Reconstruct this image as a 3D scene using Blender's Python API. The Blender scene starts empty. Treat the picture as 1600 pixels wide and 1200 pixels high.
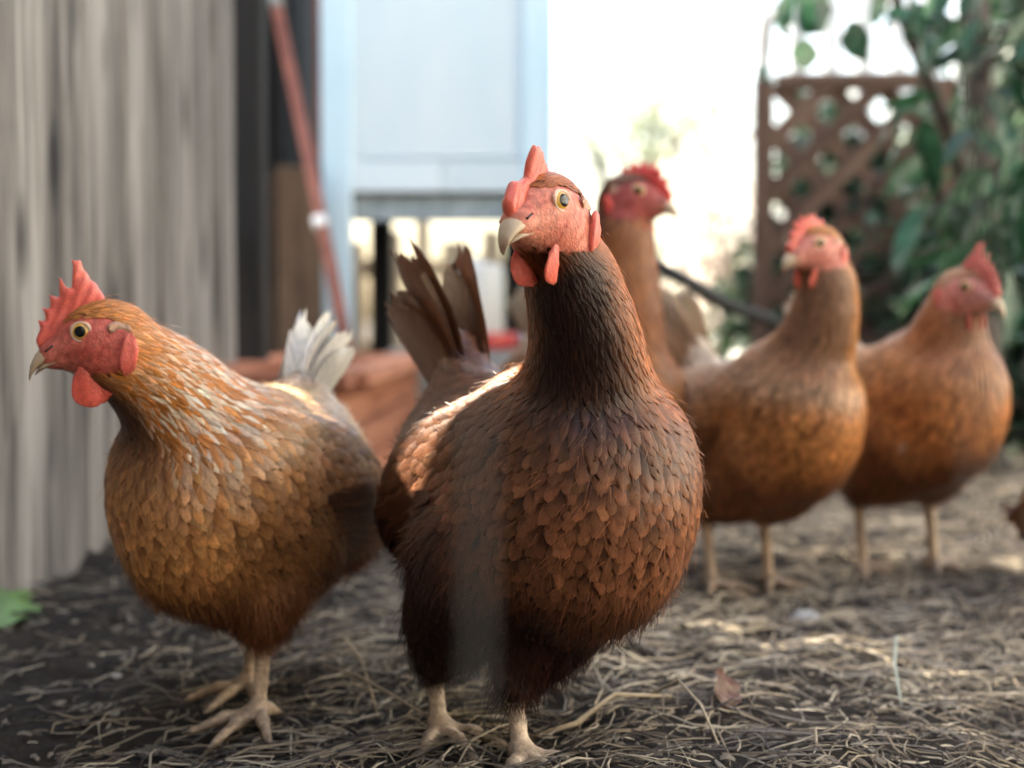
import bpy, bmesh, math, random
import numpy as np
from mathutils import Vector, Matrix

R = math.radians
scene = bpy.context.scene
col = scene.collection
random.seed(7)
RNG = np.random.default_rng(7)

# ------------------------------------------------------------------ camera
HC, PITCH, FPX = 0.264, R(2.58), 2222.0
cam_d = bpy.data.cameras.new('camera')
cam_d.lens, cam_d.sensor_width = 50.0, 36.0
cam_d.clip_start, cam_d.clip_end = 0.02, 400
cam_d.dof.use_dof = True
cam_d.dof.focus_distance = 0.765
cam_d.dof.aperture_fstop = 4.7
cam = bpy.data.objects.new('camera', cam_d)
cam.location = (0, 0, HC)
cam.rotation_euler = (R(90) - PITCH, 0, 0)
col.objects.link(cam)
scene.camera = cam

# ------------------------------------------------------------------ sky, sun, exposure
SUN_EL, SUN_AZ = R(42), R(-52.3)
world = bpy.data.worlds.new('World')
scene.world = world
world.use_nodes = True
wn = world.node_tree.nodes
sky = wn.new('ShaderNodeTexSky')
sky.sky_type = 'NISHITA'
sky.sun_disc = False
sky.sun_elevation, sky.sun_rotation = SUN_EL, SUN_AZ
sky.air_density, sky.dust_density, sky.ozone_density = 1.0, 5.0, 0.6
bg = wn['Background']
bg.inputs['Strength'].default_value = 0.105
world.node_tree.links.new(sky.outputs[0], bg.inputs[0])
SUN_DIR = Vector((math.sin(SUN_AZ) * math.cos(SUN_EL), math.cos(SUN_AZ) * math.cos(SUN_EL), math.sin(SUN_EL)))
sd = bpy.data.lights.new('sun', 'SUN')
sd.energy, sd.angle, sd.color = 5.0, R(0.5), (1.0, 0.93, 0.82)
sun = bpy.data.objects.new('sun', sd)
sun.rotation_euler = SUN_DIR.to_track_quat('Z', 'Y').to_euler()
sun.location = SUN_DIR * 20
col.objects.link(sun)
vs = scene.view_settings
vs.view_transform, vs.look, vs.gamma, vs.exposure = 'Standard', 'None', 1.0, 2.88
vs.use_curve_mapping = False
vs.use_white_balance = True
vs.white_balance_temperature, vs.white_balance_tint = 6950, 6
scene.cycles.use_denoising = True
scene.cycles.max_bounces = 8
scene.cycles.transparent_max_bounces = 8

# ------------------------------------------------------------------ helpers
def P(px, py, Y):
    """a point of the place: photo direction (px, py) taken at ground distance Y"""
    u, v = (px - 800) / FPX, (600 - py) / FPX
    d = Vector((u, math.cos(PITCH) + v * math.sin(PITCH), -math.sin(PITCH) + v * math.cos(PITCH)))
    k = Y / d.y
    return Vector((0, 0, HC)) + d * k

def tag(o, label=None, cat=None, group=None, kind=None):
    if label: o['label'] = label
    if cat: o['category'] = cat
    if group: o['group'] = group
    if kind: o['kind'] = kind
    return o

def empty(name, loc=(0, 0, 0), rz=0.0, parent=None):
    o = bpy.data.objects.new(name, None)
    o.empty_display_size = 0.05
    o.location = loc
    o.rotation_euler = (0, 0, rz)
    col.objects.link(o)
    o.parent = parent
    return o

def link(name, me, mat=None, parent=None, loc=None, rot=None):
    o = bpy.data.objects.new(name, me)
    col.objects.link(o)
    if mat is not None and len(me.materials) == 0:
        me.materials.append(mat)
    if parent: o.parent = parent
    if loc is not None: o.location = loc
    if rot is not None: o.rotation_euler = rot
    return o

def mesh_np(name, V, F, smooth=True, colr=None, uv=None):
    """mesh from numpy arrays; F is (n,4) or (n,3)"""
    V = np.asarray(V, dtype=np.float32); F = np.asarray(F, dtype=np.int32)
    me = bpy.data.meshes.new(name)
    n, k = F.shape
    me.vertices.add(len(V)); me.vertices.foreach_set('co', V.ravel())
    me.loops.add(n * k); me.loops.foreach_set('vertex_index', F.ravel())
    me.polygons.add(n)
    me.polygons.foreach_set('loop_start', np.arange(0, n * k, k, dtype=np.int32))
    me.polygons.foreach_set('loop_total', np.full(n, k, dtype=np.int32))
    if smooth:
        me.polygons.foreach_set('use_smooth', np.ones(n, dtype=bool))
    if colr is not None:
        a = me.color_attributes.new('Col', 'FLOAT_COLOR', 'POINT')
        c4 = np.ones((len(V), 4), dtype=np.float32); c4[:, :3] = colr
        a.data.foreach_set('color', c4.ravel())
    if uv is not None:
        l = me.uv_layers.new(name='UVMap')
        l.data.foreach_set('uv', np.asarray(uv, dtype=np.float32)[F.ravel()].ravel())
    me.update(); me.validate()
    return me

def bm_mesh(name, bm, smooth=False):
    me = bpy.data.meshes.new(name)
    bm.normal_update()
    bm.to_mesh(me); bm.free()
    if smooth:
        me.polygons.foreach_set('use_smooth', np.ones(len(me.polygons), dtype=bool))
    return me

def box_mesh(name, sx, sy, sz, bevel=0.0, origin=(0, 0, 0), jitter=0.0, seg=1, cuts=0, rng=random):
    """a box sx*sy*sz centred on x,y and standing on z=0 (plus origin), bevelled, edges a little uneven"""
    bm = bmesh.new()
    bmesh.ops.create_cube(bm, size=1.0)
    for v in bm.verts:
        v.co = Vector((v.co.x * sx, v.co.y * sy, (v.co.z + .5) * sz))
    if cuts:
        long = [e for e in bm.edges if abs((e.verts[0].co - e.verts[1].co).z) > .5 * sz]
        bmesh.ops.subdivide_edges(bm, edges=long, cuts=cuts, use_grid_fill=True)
    if bevel:
        es = [e for e in bm.edges if e.calc_face_angle(0) > .5]
        bmesh.ops.bevel(bm, geom=es, offset=bevel, segments=seg, affect='EDGES', profile=.6)
    for v in bm.verts:
        if jitter:
            v.co += Vector((rng.uniform(-1, 1), rng.uniform(-1, 1), rng.uniform(-1, 1))) * jitter
        v.co += Vector(origin)
    return bm_mesh(name, bm)

def tube_mesh(name, pts, rad, n=10, caps=True):
    """a tube along pts; rad a number or one per point"""
    pts = [Vector(p) for p in pts]
    m = len(pts)
    rads = [rad] * m if isinstance(rad, (int, float)) else list(rad)
    V, F = [], []
    up = None
    for i, p in enumerate(pts):
        t = (pts[min(i + 1, m - 1)] - pts[max(i - 1, 0)]).normalized()
        if up is None:
            up = t.orthogonal().normalized()
        up = (up - t * up.dot(t)).normalized()
        b = t.cross(up)
        for j in range(n):
            a = 2 * math.pi * j / n
            V.append(p + (up * math.cos(a) + b * math.sin(a)) * rads[i])
    for i in range(m - 1):
        for j in range(n):
            k = (j + 1) % n
            F.append((i * n + j, i * n + k, (i + 1) * n + k, (i + 1) * n + j))
    me = bpy.data.meshes.new(name)
    fs = list(F)
    if caps:
        fs.append(tuple(range(n))[::-1]); fs.append(tuple((m - 1) * n + j for j in range(n)))
    me.from_pydata([tuple(v) for v in V], [], fs)
    me.polygons.foreach_set('use_smooth', np.ones(len(me.polygons), dtype=bool))
    me.update()
    return me

def bez(a, b, c, n):
    a, b, c = Vector(a), Vector(b), Vector(c)
    return [a * (1 - t) ** 2 + b * 2 * t * (1 - t) + c * t * t for t in [i / (n - 1) for i in range(n)]]

# ---- materials
def new_mat(name):
    m = bpy.data.materials.new(name)
    m.use_nodes = True
    nt = m.node_tree
    return m, nt, nt.nodes, nt.links, nt.nodes['Principled BSDF']

def ramp(nodes, stops):
    r = nodes.new('ShaderNodeValToRGB')
    e = r.color_ramp.elements
    while len(e) > 1: e.remove(e[-1])
    e[0].position, e[0].color = stops[0][0], (*stops[0][1], 1)
    for p, c in stops[1:]:
        x = e.new(p); x.color = (*c, 1)
    return r

def noise(nodes, links, vec, scale, detail=4, rough=.55, dim='3D'):
    n = nodes.new('ShaderNodeTexNoise')
    n.noise_dimensions = dim
    n.inputs['Scale'].default_value = scale
    n.inputs['Detail'].default_value = detail
    n.inputs['Roughness'].default_value = rough
    if vec is not None: links.new(vec, n.inputs['Vector'])
    return n

def mapping(nodes, links, src, scale, loc=(0, 0, 0)):
    m = nodes.new('ShaderNodeMapping')
    m.inputs['Scale'].default_value = scale
    m.inputs['Location'].default_value = loc
    links.new(src, m.inputs['Vector'])
    return m.outputs[0]

def simple_mat(name, c0, c1, scale=20, rough=.6, bump=.2, spec=.4, stretch=(1, 1, 1), bscale=None, metallic=0, detail=5, lo=.3, hi=.7):
    m, nt, N, L, b = new_mat(name)
    tc = N.new('ShaderNodeTexCoord')
    oi = N.new('ShaderNodeObjectInfo')
    add = N.new('ShaderNodeVectorMath'); add.operation = 'ADD'
    sc = N.new('ShaderNodeVectorMath'); sc.operation = 'SCALE'
    cmb = N.new('ShaderNodeCombineXYZ')
    for i in range(3): L.new(oi.outputs['Random'], cmb.inputs[i])
    L.new(cmb.outputs[0], sc.inputs[0]); sc.inputs['Scale'].default_value = 37.0
    L.new(tc.outputs['Object'], add.inputs[0]); L.new(sc.outputs[0], add.inputs[1])
    v = mapping(N, L, add.outputs[0], stretch)
    n = noise(N, L, v, scale, detail)
    r = ramp(N, [(lo, c0), (hi, c1)])
    L.new(n.outputs['Fac'], r.inputs[0])
    # a little piece-to-piece difference
    hsv = N.new('ShaderNodeHueSaturation')
    mr = N.new('ShaderNodeMapRange'); mr.inputs['To Min'].default_value = .82; mr.inputs['To Max'].default_value = 1.15
    L.new(oi.outputs['Random'], mr.inputs['Value']); L.new(mr.outputs[0], hsv.inputs['Value'])
    L.new(r.outputs[0], hsv.inputs['Color'])
    L.new(hsv.outputs[0], b.inputs['Base Color'])
    b.inputs['Roughness'].default_value = rough
    b.inputs['Specular IOR Level'].default_value = spec
    b.inputs['Metallic'].default_value = metallic
    if bump:
        n2 = noise(N, L, v, bscale or scale * 3, 6)
        bp = N.new('ShaderNodeBump'); bp.inputs['Strength'].default_value = bump
        bp.inputs['Distance'].default_value = .004
        L.new(n2.outputs['Fac'], bp.inputs['Height']); L.new(bp.outputs[0], b.inputs['Normal'])
    return m

def wood_mat(name, dark, mid, light, knots=True, rough=.85, scale=1.0, bump=.6):
    """weathered board, grain along local z"""
    m, nt, N, L, b = new_mat(name)
    tc = N.new('ShaderNodeTexCoord'); oi = N.new('ShaderNodeObjectInfo')
    cmb = N.new('ShaderNodeCombineXYZ')
    for i in range(3): L.new(oi.outputs['Random'], cmb.inputs[i])
    sc = N.new('ShaderNodeVectorMath'); sc.operation = 'SCALE'; sc.inputs['Scale'].default_value = 53.0
    L.new(cmb.outputs[0], sc.inputs[0])
    add = N.new('ShaderNodeVectorMath'); add.operation = 'ADD'
    L.new(tc.outputs['Object'], add.inputs[0]); L.new(sc.outputs[0], add.inputs[1])
    # grain, bent by a slow noise
    warp = noise(N, L, mapping(N, L, add.outputs[0], (6, 6, 3)), 1.0, 2)
    wv = N.new('ShaderNodeVectorMath'); wv.operation = 'SCALE'; wv.inputs['Scale'].default_value = .035
    L.new(warp.outputs['Color'], wv.inputs[0])
    add2 = N.new('ShaderNodeVectorMath'); add2.operation = 'ADD'
    L.new(add.outputs[0], add2.inputs[0]); L.new(wv.outputs[0], add2.inputs[1])
    g1 = noise(N, L, mapping(N, L, add2.outputs[0], (60 * scale, 60 * scale, 2.2)), 1.0, 6, .65)
    g2 = noise(N, L, mapping(N, L, add.outputs[0], (10, 10, 1.6)), 1.0, 4)
    mx = N.new('ShaderNodeMix'); mx.data_type = 'FLOAT'; mx.inputs['Factor'].default_value = .45
    L.new(g1.outputs['Fac'], mx.inputs['A']); L.new(g2.outputs['Fac'], mx.inputs['B'])
    r = ramp(N, [(.38, dark), (.48, mid), (.60, light)])
    L.new(mx.outputs['Result'], r.inputs[0])
    colr = r.outputs[0]
    if knots:
        vo = N.new('ShaderNodeTexVoronoi'); vo.inputs['Scale'].default_value = 1.0
        L.new(mapping(N, L, add.outputs[0], (9, 9, 3.6)), vo.inputs['Vector'])
        kr = ramp(N, [(.09, (0, 0, 0)), (.22, (1, 1, 1))])
        L.new(vo.outputs['Distance'], kr.inputs[0])
        km = N.new('ShaderNodeMix'); km.data_type = 'RGBA'; km.blend_type = 'MIX'
        L.new(kr.outputs[0], km.inputs['Factor'])
        km.inputs['A'].default_value = (dark[0] * .35, dark[1] * .35, dark[2] * .38, 1)
        L.new(colr, km.inputs['B'])
        colr = km.outputs['Result']
    hsv = N.new('ShaderNodeHueSaturation')
    mr = N.new('ShaderNodeMapRange'); mr.inputs['To Min'].default_value = .86; mr.inputs['To Max'].default_value = 1.10
    L.new(oi.outputs['Random'], mr.inputs['Value']); L.new(mr.outputs[0], hsv.inputs['Value'])
    L.new(colr, hsv.inputs['Color']); L.new(hsv.outputs[0], b.inputs['Base Color'])
    b.inputs['Roughness'].default_value = rough
    b.inputs['Specular IOR Level'].default_value = .25
    bp = N.new('ShaderNodeBump'); bp.inputs['Strength'].default_value = bump; bp.inputs['Distance'].default_value = .004
    L.new(g1.outputs['Fac'], bp.inputs['Height']); L.new(bp.outputs[0], b.inputs['Normal'])
    return m

def attr_mat(name, rough=.6, spec=.3, bump=0, bscale=300, var=.25, vscale=120, sheen=0, translucent=0, coat=0, sss=0):
    """colour from the mesh's own Col attribute with fine noise"""
    m, nt, N, L, b = new_mat(name)
    at = N.new('ShaderNodeAttribute'); at.attribute_name = 'Col'
    tc = N.new('ShaderNodeTexCoord')
    n = noise(N, L, tc.outputs['Object'], vscale, 5)
    mr = N.new('ShaderNodeMapRange')
    mr.inputs['From Min'].default_value = .3; mr.inputs['From Max'].default_value = .7
    mr.inputs['To Min'].default_value = 1 - var; mr.inputs['To Max'].default_value = 1 + var
    L.new(n.outputs['Fac'], mr.inputs['Value'])
    vm = N.new('ShaderNodeVectorMath'); vm.operation = 'SCALE'
    L.new(at.outputs['Color'], vm.inputs[0]); L.new(mr.outputs[0], vm.inputs['Scale'])
    L.new(vm.outputs[0], b.inputs['Base Color'])
    b.inputs['Roughness'].default_value = rough
    b.inputs['Specular IOR Level'].default_value = spec
    b.inputs['Sheen Weight'].default_value = sheen
    b.inputs['Coat Weight'].default_value = coat
    if sss:
        b.inputs['Subsurface Weight'].default_value = sss
        b.inputs['Subsurface Radius'].default_value = (.006, .002, .001)
        b.inputs['Subsurface Scale'].default_value = 1.0
    if bump:
        n2 = noise(N, L, tc.outputs['Object'], bscale, 3)
        bp = N.new('ShaderNodeBump'); bp.inputs['Strength'].default_value = bump; bp.inputs['Distance'].default_value = .0015
        L.new(n2.outputs['Fac'], bp.inputs['Height']); L.new(bp.outputs[0], b.inputs['Normal'])
    if translucent:
        out = N['Material Output']
        tr = N.new('ShaderNodeBsdfTranslucent'); L.new(vm.outputs[0], tr.inputs['Color'])
        ms = N.new('ShaderNodeMixShader'); ms.inputs[0].default_value = translucent
        L.new(b.outputs[0], ms.inputs[1]); L.new(tr.outputs[0], ms.inputs[2])
        L.new(ms.outputs[0], out.inputs['Surface'])
    return m

def feather_mat():
    m, nt, N, L, b = new_mat('feather')
    at = N.new('ShaderNodeAttribute'); at.attribute_name = 'Col'
    uv = N.new('ShaderNodeUVMap'); uv.uv_map = 'UVMap'
    sep = N.new('ShaderNodeSeparateXYZ'); L.new(uv.outputs[0], sep.inputs[0])
    def mth(op, a, bb=None):
        x = N.new('ShaderNodeMath'); x.operation = op
        for i, s in enumerate((a, bb)):
            if s is None: continue
            if isinstance(s, (int, float)): x.inputs[i].default_value = s
            else: L.new(s, x.inputs[i])
        return x.outputs[0]
    # u carries a whole number per feather; its fraction runs across the vane
    uf = mth('FRACT', sep.outputs[0]); ident = mth('FLOOR', sep.outputs[0])
    au = mth('ABSOLUTE', mth('SUBTRACT', uf, .5))
    s = mth('SUBTRACT', mth('MULTIPLY', sep.outputs[1], 26.0), mth('MULTIPLY', au, 17.0))
    cmb = N.new('ShaderNodeCombineXYZ')
    L.new(s, cmb.inputs[0]); L.new(mth('MULTIPLY', ident, 3.7), cmb.inputs[1]); L.new(mth('MULTIPLY', au, 3.0), cmb.inputs[2])
    n = noise(N, L, cmb.outputs[0], 1.0, 3, .7)
    mr = N.new('ShaderNodeMapRange')
    mr.inputs['From Min'].default_value = .25; mr.inputs['From Max'].default_value = .75
    mr.inputs['To Min'].default_value = .52; mr.inputs['To Max'].default_value = 1.48
    L.new(n.outputs['Fac'], mr.inputs['Value'])
    vm = N.new('ShaderNodeVectorMath'); vm.operation = 'SCALE'
    L.new(at.outputs['Color'], vm.inputs[0]); L.new(mr.outputs[0], vm.inputs['Scale'])
    L.new(vm.outputs[0], b.inputs['Base Color'])
    b.inputs['Roughness'].default_value = .38
    b.inputs['Specular IOR Level'].default_value = .34
    b.inputs['Sheen Weight'].default_value = .0
    b.inputs['Sheen Roughness'].default_value = .4
    bp = N.new('ShaderNodeBump'); bp.inputs['Strength'].default_value = .35; bp.inputs['Distance'].default_value = .0006
    L.new(n.outputs['Fac'], bp.inputs['Height']); L.new(bp.outputs[0], b.inputs['Normal'])
    tr = N.new('ShaderNodeBsdfTranslucent'); L.new(vm.outputs[0], tr.inputs['Color'])
    ms = N.new('ShaderNodeMixShader'); ms.inputs[0].default_value = .12
    L.new(b.outputs[0], ms.inputs[1]); L.new(tr.outputs[0], ms.inputs[2])
    L.new(ms.outputs[0], N['Material Output'].inputs['Surface'])
    return m

M = {}
M['feather'] = feather_mat()
M['skin'] = attr_mat('bare_skin', rough=.48, spec=.4, bump=.45, bscale=600, var=.28, vscale=260)
M['comb'] = attr_mat('comb_skin', rough=.34, spec=.5, bump=.4, bscale=700, var=.15, vscale=300, sss=.4)
M['beak'] = attr_mat('beak_horn', rough=.35, spec=.5, bump=.15, bscale=200, var=.1, vscale=90)
M['straw'] = attr_mat('dry_straw', rough=.75, spec=.25, var=.2, vscale=200)
M['leaf'] = attr_mat('leaf', rough=.38, spec=.5, var=.2, vscale=25, translucent=.22, bump=.2, bscale=60)
M['pale_leaf'] = attr_mat('pale_leaf', rough=.5, spec=.4, var=.2, vscale=25, translucent=.55)
M['fence'] = wood_mat('grey_weathered_wood', (.050, .045, .041), (.165, .152, .140), (.32, .30, .28), scale=.8)
M['brown_fence'] = wood_mat('brown_wood', (.035, .022, .015), (.085, .052, .032), (.15, .10, .063), knots=False)
M['cedar'] = wood_mat('red_cedar', (.18, .065, .035), (.34, .13, .075), (.48, .22, .13), knots=False, bump=.3)
M['lattice'] = wood_mat('lattice_wood', (.05, .030, .022), (.105, .064, .047), (.175, .115, .086), knots=False, bump=.3)
M['cream_wood'] = wood_mat('cream_wood', (.20, .15, .10), (.34, .27, .19), (.46, .39, .29), knots=False, bump=.2)
M['shade_dark_wood'] = simple_mat('shade_dark_wood', (.008, .0075, .007), (.018, .016, .015), 12, .8, .3, stretch=(4, 4, .4))  # near-black: deep shade put into the colour of the wood
M['coop'] = simple_mat('pale_blue_paint', (.68, .82, .88), (.77, .87, .91), 6, .55, .12, stretch=(1.5, 1.5, .5), bscale=60)
M['coop_trim'] = simple_mat('blue_trim_paint', (.52, .73, .84), (.65, .82, .90), 9, .5, .12, stretch=(2, 2, .5), bscale=70)
M['coop_shade'] = simple_mat('shaded_blue_grey_paint', (.20, .26, .29), (.40, .47, .50), 25, .6, .3, stretch=(3, 3, .8))  # recess shade put into a darker blue-grey for the lower rail
M['white'] = simple_mat('white_paint', (.74, .74, .72), (.82, .82, .80), 6, .5, .05)
M['pole'] = simple_mat('rusty_red_metal', (.14, .04, .028), (.30, .10, .065), 28, .55, .25, stretch=(1, 1, .5), metallic=.1)
M['red_plastic'] = simple_mat('red_plastic', (.42, .04, .035), (.52, .06, .05), 8, .35, .03)
M['milky'] = simple_mat('milky_plastic', (.66, .66, .62), (.74, .74, .70), 6, .3, .02)
M['concrete'] = simple_mat('concrete', (.24, .24, .235), (.36, .355, .34), 30, .9, .5)
M['black_rubber'] = simple_mat('black_rubber', (.012, .013, .015), (.025, .026, .028), 30, .45, .1)
M['bark'] = simple_mat('bark', (.05, .04, .035), (.15, .125, .11), 14, .9, .9, stretch=(2, 2, .5))
M['canvas'] = simple_mat('beige_canvas', (.56, .49, .39), (.64, .57, .46), 5, .8, .1)
M['wire'] = simple_mat('weathered_wire', (.07, .07, .068), (.12, .118, .112), 40, .6, .1)
M['soil'] = simple_mat('dark_soil', (.025, .019, .015), (.07, .055, .043), 40, .95, .9)
M['wall'] = simple_mat('white_render', (.72, .71, .68), (.80, .79, .76), 3, .8, .05)
M['stone'] = simple_mat('pale_stone', (.42, .42, .42), (.62, .62, .60), 50, .8, .4)
M['roof'] = simple_mat('roof_felt', (.16, .15, .145), (.24, .23, .22), 10, .9, .3)
M['glass'] = simple_mat('dark_window_glass', (.04, .05, .06), (.07, .08, .09), 2, .08, 0)
def flat(name, c, rough=.3, spec=.5, coat=0):
    m, nt, N, L, b = new_mat(name)
    tc = N.new('ShaderNodeTexCoord')
    n = noise(N, L, tc.outputs['Object'], 900, 3)
    r = ramp(N, [(.3, tuple(x * .75 for x in c)), (.7, tuple(min(1, x * 1.2) for x in c))])
    L.new(n.outputs['Fac'], r.inputs[0]); L.new(r.outputs[0], b.inputs['Base Color'])
    b.inputs['Roughness'].default_value = rough; b.inputs['Specular IOR Level'].default_value = spec
    b.inputs['Coat Weight'].default_value = coat; b.inputs['Coat Roughness'].default_value = .03
    return m
M['iris'] = flat('amber_iris', (.70, .38, .05), .2, .5, 1)
M['pupil'] = flat('black_pupil', (.005, .005, .006), .18, .35, .25)
M['eye_rim'] = flat('pale_eye_rim', (.70, .52, .38), .3, .5, .6)

# ------------------------------------------------------------------ implicit surfaces
def ellip(p, c, r, rot=None):
    q = p - np.array(c)
    if rot is not None: q = q @ rot
    r = np.array(r)
    k0 = np.linalg.norm(q / r, axis=-1); k1 = np.linalg.norm(q / (r * r), axis=-1) + 1e-9
    return k0 * (k0 - 1.0) / k1

def rcone(p, a, b, ra, rb):
    a = np.array(a); b = np.array(b)
    ba = b - a
    t = np.clip(((p - a) @ ba) / (ba @ ba), 0, 1)
    return np.linalg.norm(p - a - t[..., None] * ba, axis=-1) - (ra + (rb - ra) * t)

def smin(a, b, k):
    h = np.maximum(k - np.abs(a - b), 0.0) / k
    return np.minimum(a, b) - h * h * k * .25

def prim_eval(pr, p):
    if pr['t'] == 'e': return ellip(p, pr['c'], pr['r'], pr.get('rot'))
    return rcone(p, pr['a'], pr['b'], pr['ra'], pr['rb'])

def prim_box(pr, m):
    if pr['t'] == 'e':
        r = max(pr['r']) if pr.get('rot') is not None else np.array(pr['r'])
        c = np.array(pr['c']); return c - r - m, c + r + m
    a, b = np.array(pr['a']), np.array(pr['b'])
    rr = max(pr['ra'], pr['rb'])
    return np.minimum(a, b) - rr - m, np.maximum(a, b) + rr + m

def sdf_grid(prims, res, margin=.03):
    lo = np.min([prim_box(q, .02)[0] for q in prims], axis=0)
    hi = np.max([prim_box(q, .02)[1] for q in prims], axis=0)
    n = np.ceil((hi - lo) / res).astype(int) + 1
    G = np.full(n, .2, dtype=np.float64)
    for q in prims:
        a, b = prim_box(q, margin)
        i0 = np.maximum(((a - lo) / res).astype(int), 0)
        i1 = np.minimum(((b - lo) / res).astype(int) + 2, n)
        ax = [lo[k] + res * np.arange(i0[k], i1[k]) for k in range(3)]
        X = np.stack(np.meshgrid(*ax, indexing='ij'), axis=-1)
        d = prim_eval(q, X)
        sl = tuple(slice(i0[k], i1[k]) for k in range(3))
        G[sl] = smin(G[sl], d, q.get('k', .02))
    return G, lo, res

def trilerp(A, lo, res, p):
    q = (p - lo) / res
    i = np.clip(np.floor(q).astype(int), 0, np.array(A.shape[:3]) - 2)
    f = np.clip(q - i, 0, 1)
    x, y, z = i[..., 0], i[..., 1], i[..., 2]
    out = 0
    for dx in (0, 1):
        for dy in (0, 1):
            for dz in (0, 1):
                w = (f[..., 0] if dx else 1 - f[..., 0]) * (f[..., 1] if dy else 1 - f[..., 1]) * (f[..., 2] if dz else 1 - f[..., 2])
                v = A[x + dx, y + dy, z + dz]
                out = out + (w[..., None] * v if v.ndim > w.ndim else w * v)
    return out

def surface_net(G, lo, res, iso=0.0):
    S = (G < iso)
    n = G.shape
    c = [slice(0, -1), slice(1, None)]
    corners = [(i, j, k) for i in (0, 1) for j in (0, 1) for k in (0, 1)]
    cnt = sum(S[c[i], c[j], c[k]].astype(int) for i, j, k in corners)
    act = (cnt > 0) & (cnt < 8)
    idx = -np.ones(act.shape, dtype=int)
    cells = np.argwhere(act)
    idx[act] = np.arange(len(cells))
    acc = np.zeros((len(cells), 3)); wt = np.zeros(len(cells))
    vals = {cr: G[cells[:, 0] + cr[0], cells[:, 1] + cr[1], cells[:, 2] + cr[2]] - iso for cr in corners}
    for a in corners:
        for ax in range(3):
            if a[ax] == 0:
                b = list(a); b[ax] = 1; b = tuple(b)
                va, vb = vals[a], vals[b]
                m = (va < 0) != (vb < 0)
                t = np.where(m, va / np.where(m, va - vb, 1), 0)
                pos = np.tile(np.array(a, float), (len(cells), 1)); pos[:, ax] = t
                acc[m] += pos[m]; wt[m] += 1
    V = lo + res * (cells + acc / np.maximum(wt, 1)[:, None])
    F = []
    for ax in range(3):
        o1, o2 = [(1, 2), (2, 0), (0, 1)][ax]
        s0 = [slice(None)] * 3; s1 = [slice(None)] * 3
        s0[ax] = slice(0, -1); s1[ax] = slice(1, None)
        A, B = S[tuple(s0)], S[tuple(s1)]
        e = np.argwhere(A != B)
        e = e[(e[:, o1] > 0) & (e[:, o2] > 0) & (e[:, o1] < n[o1] - 1) & (e[:, o2] < n[o2] - 1)]
        inside = A[e[:, 0], e[:, 1], e[:, 2]]
        def cell(d1, d2):
            q = e.copy(); q[:, o1] -= d1; q[:, o2] -= d2
            return idx[q[:, 0], q[:, 1], q[:, 2]]
        q = np.stack([cell(1, 1), cell(0, 1), cell(0, 0), cell(1, 0)], axis=1)
        q[~inside] = q[~inside][:, ::-1]
        F.append(q)
    F = np.concatenate(F)
    F = F[(F >= 0).all(axis=1)]
    return V, F

def sstep(a, b, x):
    t = np.clip((x - a) / (b - a), 0, 1)
    return t * t * (3 - 2 * t)

# ------------------------------------------------------------------ ground
def smooth_noise(x, y, seed, scale, octaves=4):
    r = np.random.default_rng(seed)
    out = np.zeros_like(x)
    amp = 1.0; s = scale
    for o in range(octaves):
        for k in range(5):
            a, ph = r.uniform(0, 2 * np.pi), r.uniform(0, 2 * np.pi)
            out += amp * np.sin((x * np.cos(a) + y * np.sin(a)) * s * r.uniform(.7, 1.4) + ph) * .4
        amp *= .55; s *= 2.1
    return out

def ground_z(x, y):
    return .006 * smooth_noise(x, y, 3, 9, 3) + .0035 * smooth_noise(x, y, 5, 70, 3)

def dirt_mat():
    m, nt, N, L, b = new_mat('yard_dirt')
    tc = N.new('ShaderNodeTexCoord')
    big = noise(N, L, tc.outputs['Object'], 3.2, 4)
    fine = noise(N, L, tc.outputs['Object'], 95, 8, .7)
    r1 = ramp(N, [(.30, (.018, .016, .014)), (.55, (.050, .042, .035)), (.75, (.12, .098, .077))])
    mx = N.new('ShaderNodeMix'); mx.data_type = 'FLOAT'; mx.inputs['Factor'].default_value = .62
    L.new(big.outputs['Fac'], mx.inputs['A']); L.new(fine.outputs['Fac'], mx.inputs['B'])
    L.new(mx.outputs['Result'], r1.inputs[0])
    L.new(r1.outputs[0], b.inputs['Base Color'])
    b.inputs['Roughness'].default_value = .95; b.inputs['Specular IOR Level'].default_value = .15
    bp = N.new('ShaderNodeBump'); bp.inputs['Strength'].default_value = .9; bp.inputs['Distance'].default_value = .008
    L.new(fine.outputs['Fac'], bp.inputs['Height']); L.new(bp.outputs[0], b.inputs['Normal'])
    return m
M['dirt'] = dirt_mat()

gx = np.concatenate([-np.geomspace(.9, 150, 26)[::-1], np.linspace(-.89, 1.2, 300), np.geomspace(1.22, 150, 26)])
gy = np.concatenate([-np.geomspace(.02, 100, 16)[::-1], np.linspace(0, .6, 20), np.linspace(.605, 2.2, 240), np.linspace(2.21, 5, 120), np.geomspace(5.1, 220, 30)])
GX, GY = np.meshgrid(gx, gy, indexing='ij')
near = sstep(9, 5, np.hypot(GX, GY - 1))
V = np.stack([GX, GY, ground_z(GX, GY) * near], axis=-1).reshape(-1, 3)
ii = np.arange(len(gx) * len(gy)).reshape(len(gx), len(gy))
F = np.stack([ii[:-1, :-1], ii[1:, :-1], ii[1:, 1:], ii[:-1, 1:]], axis=-1).reshape(-1, 4)
g = link('ground', mesh_np('ground', V, F), M['dirt'])
tag(g, 'bare dark dirt of the hen run littered with straw', 'ground', kind='structure')

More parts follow.
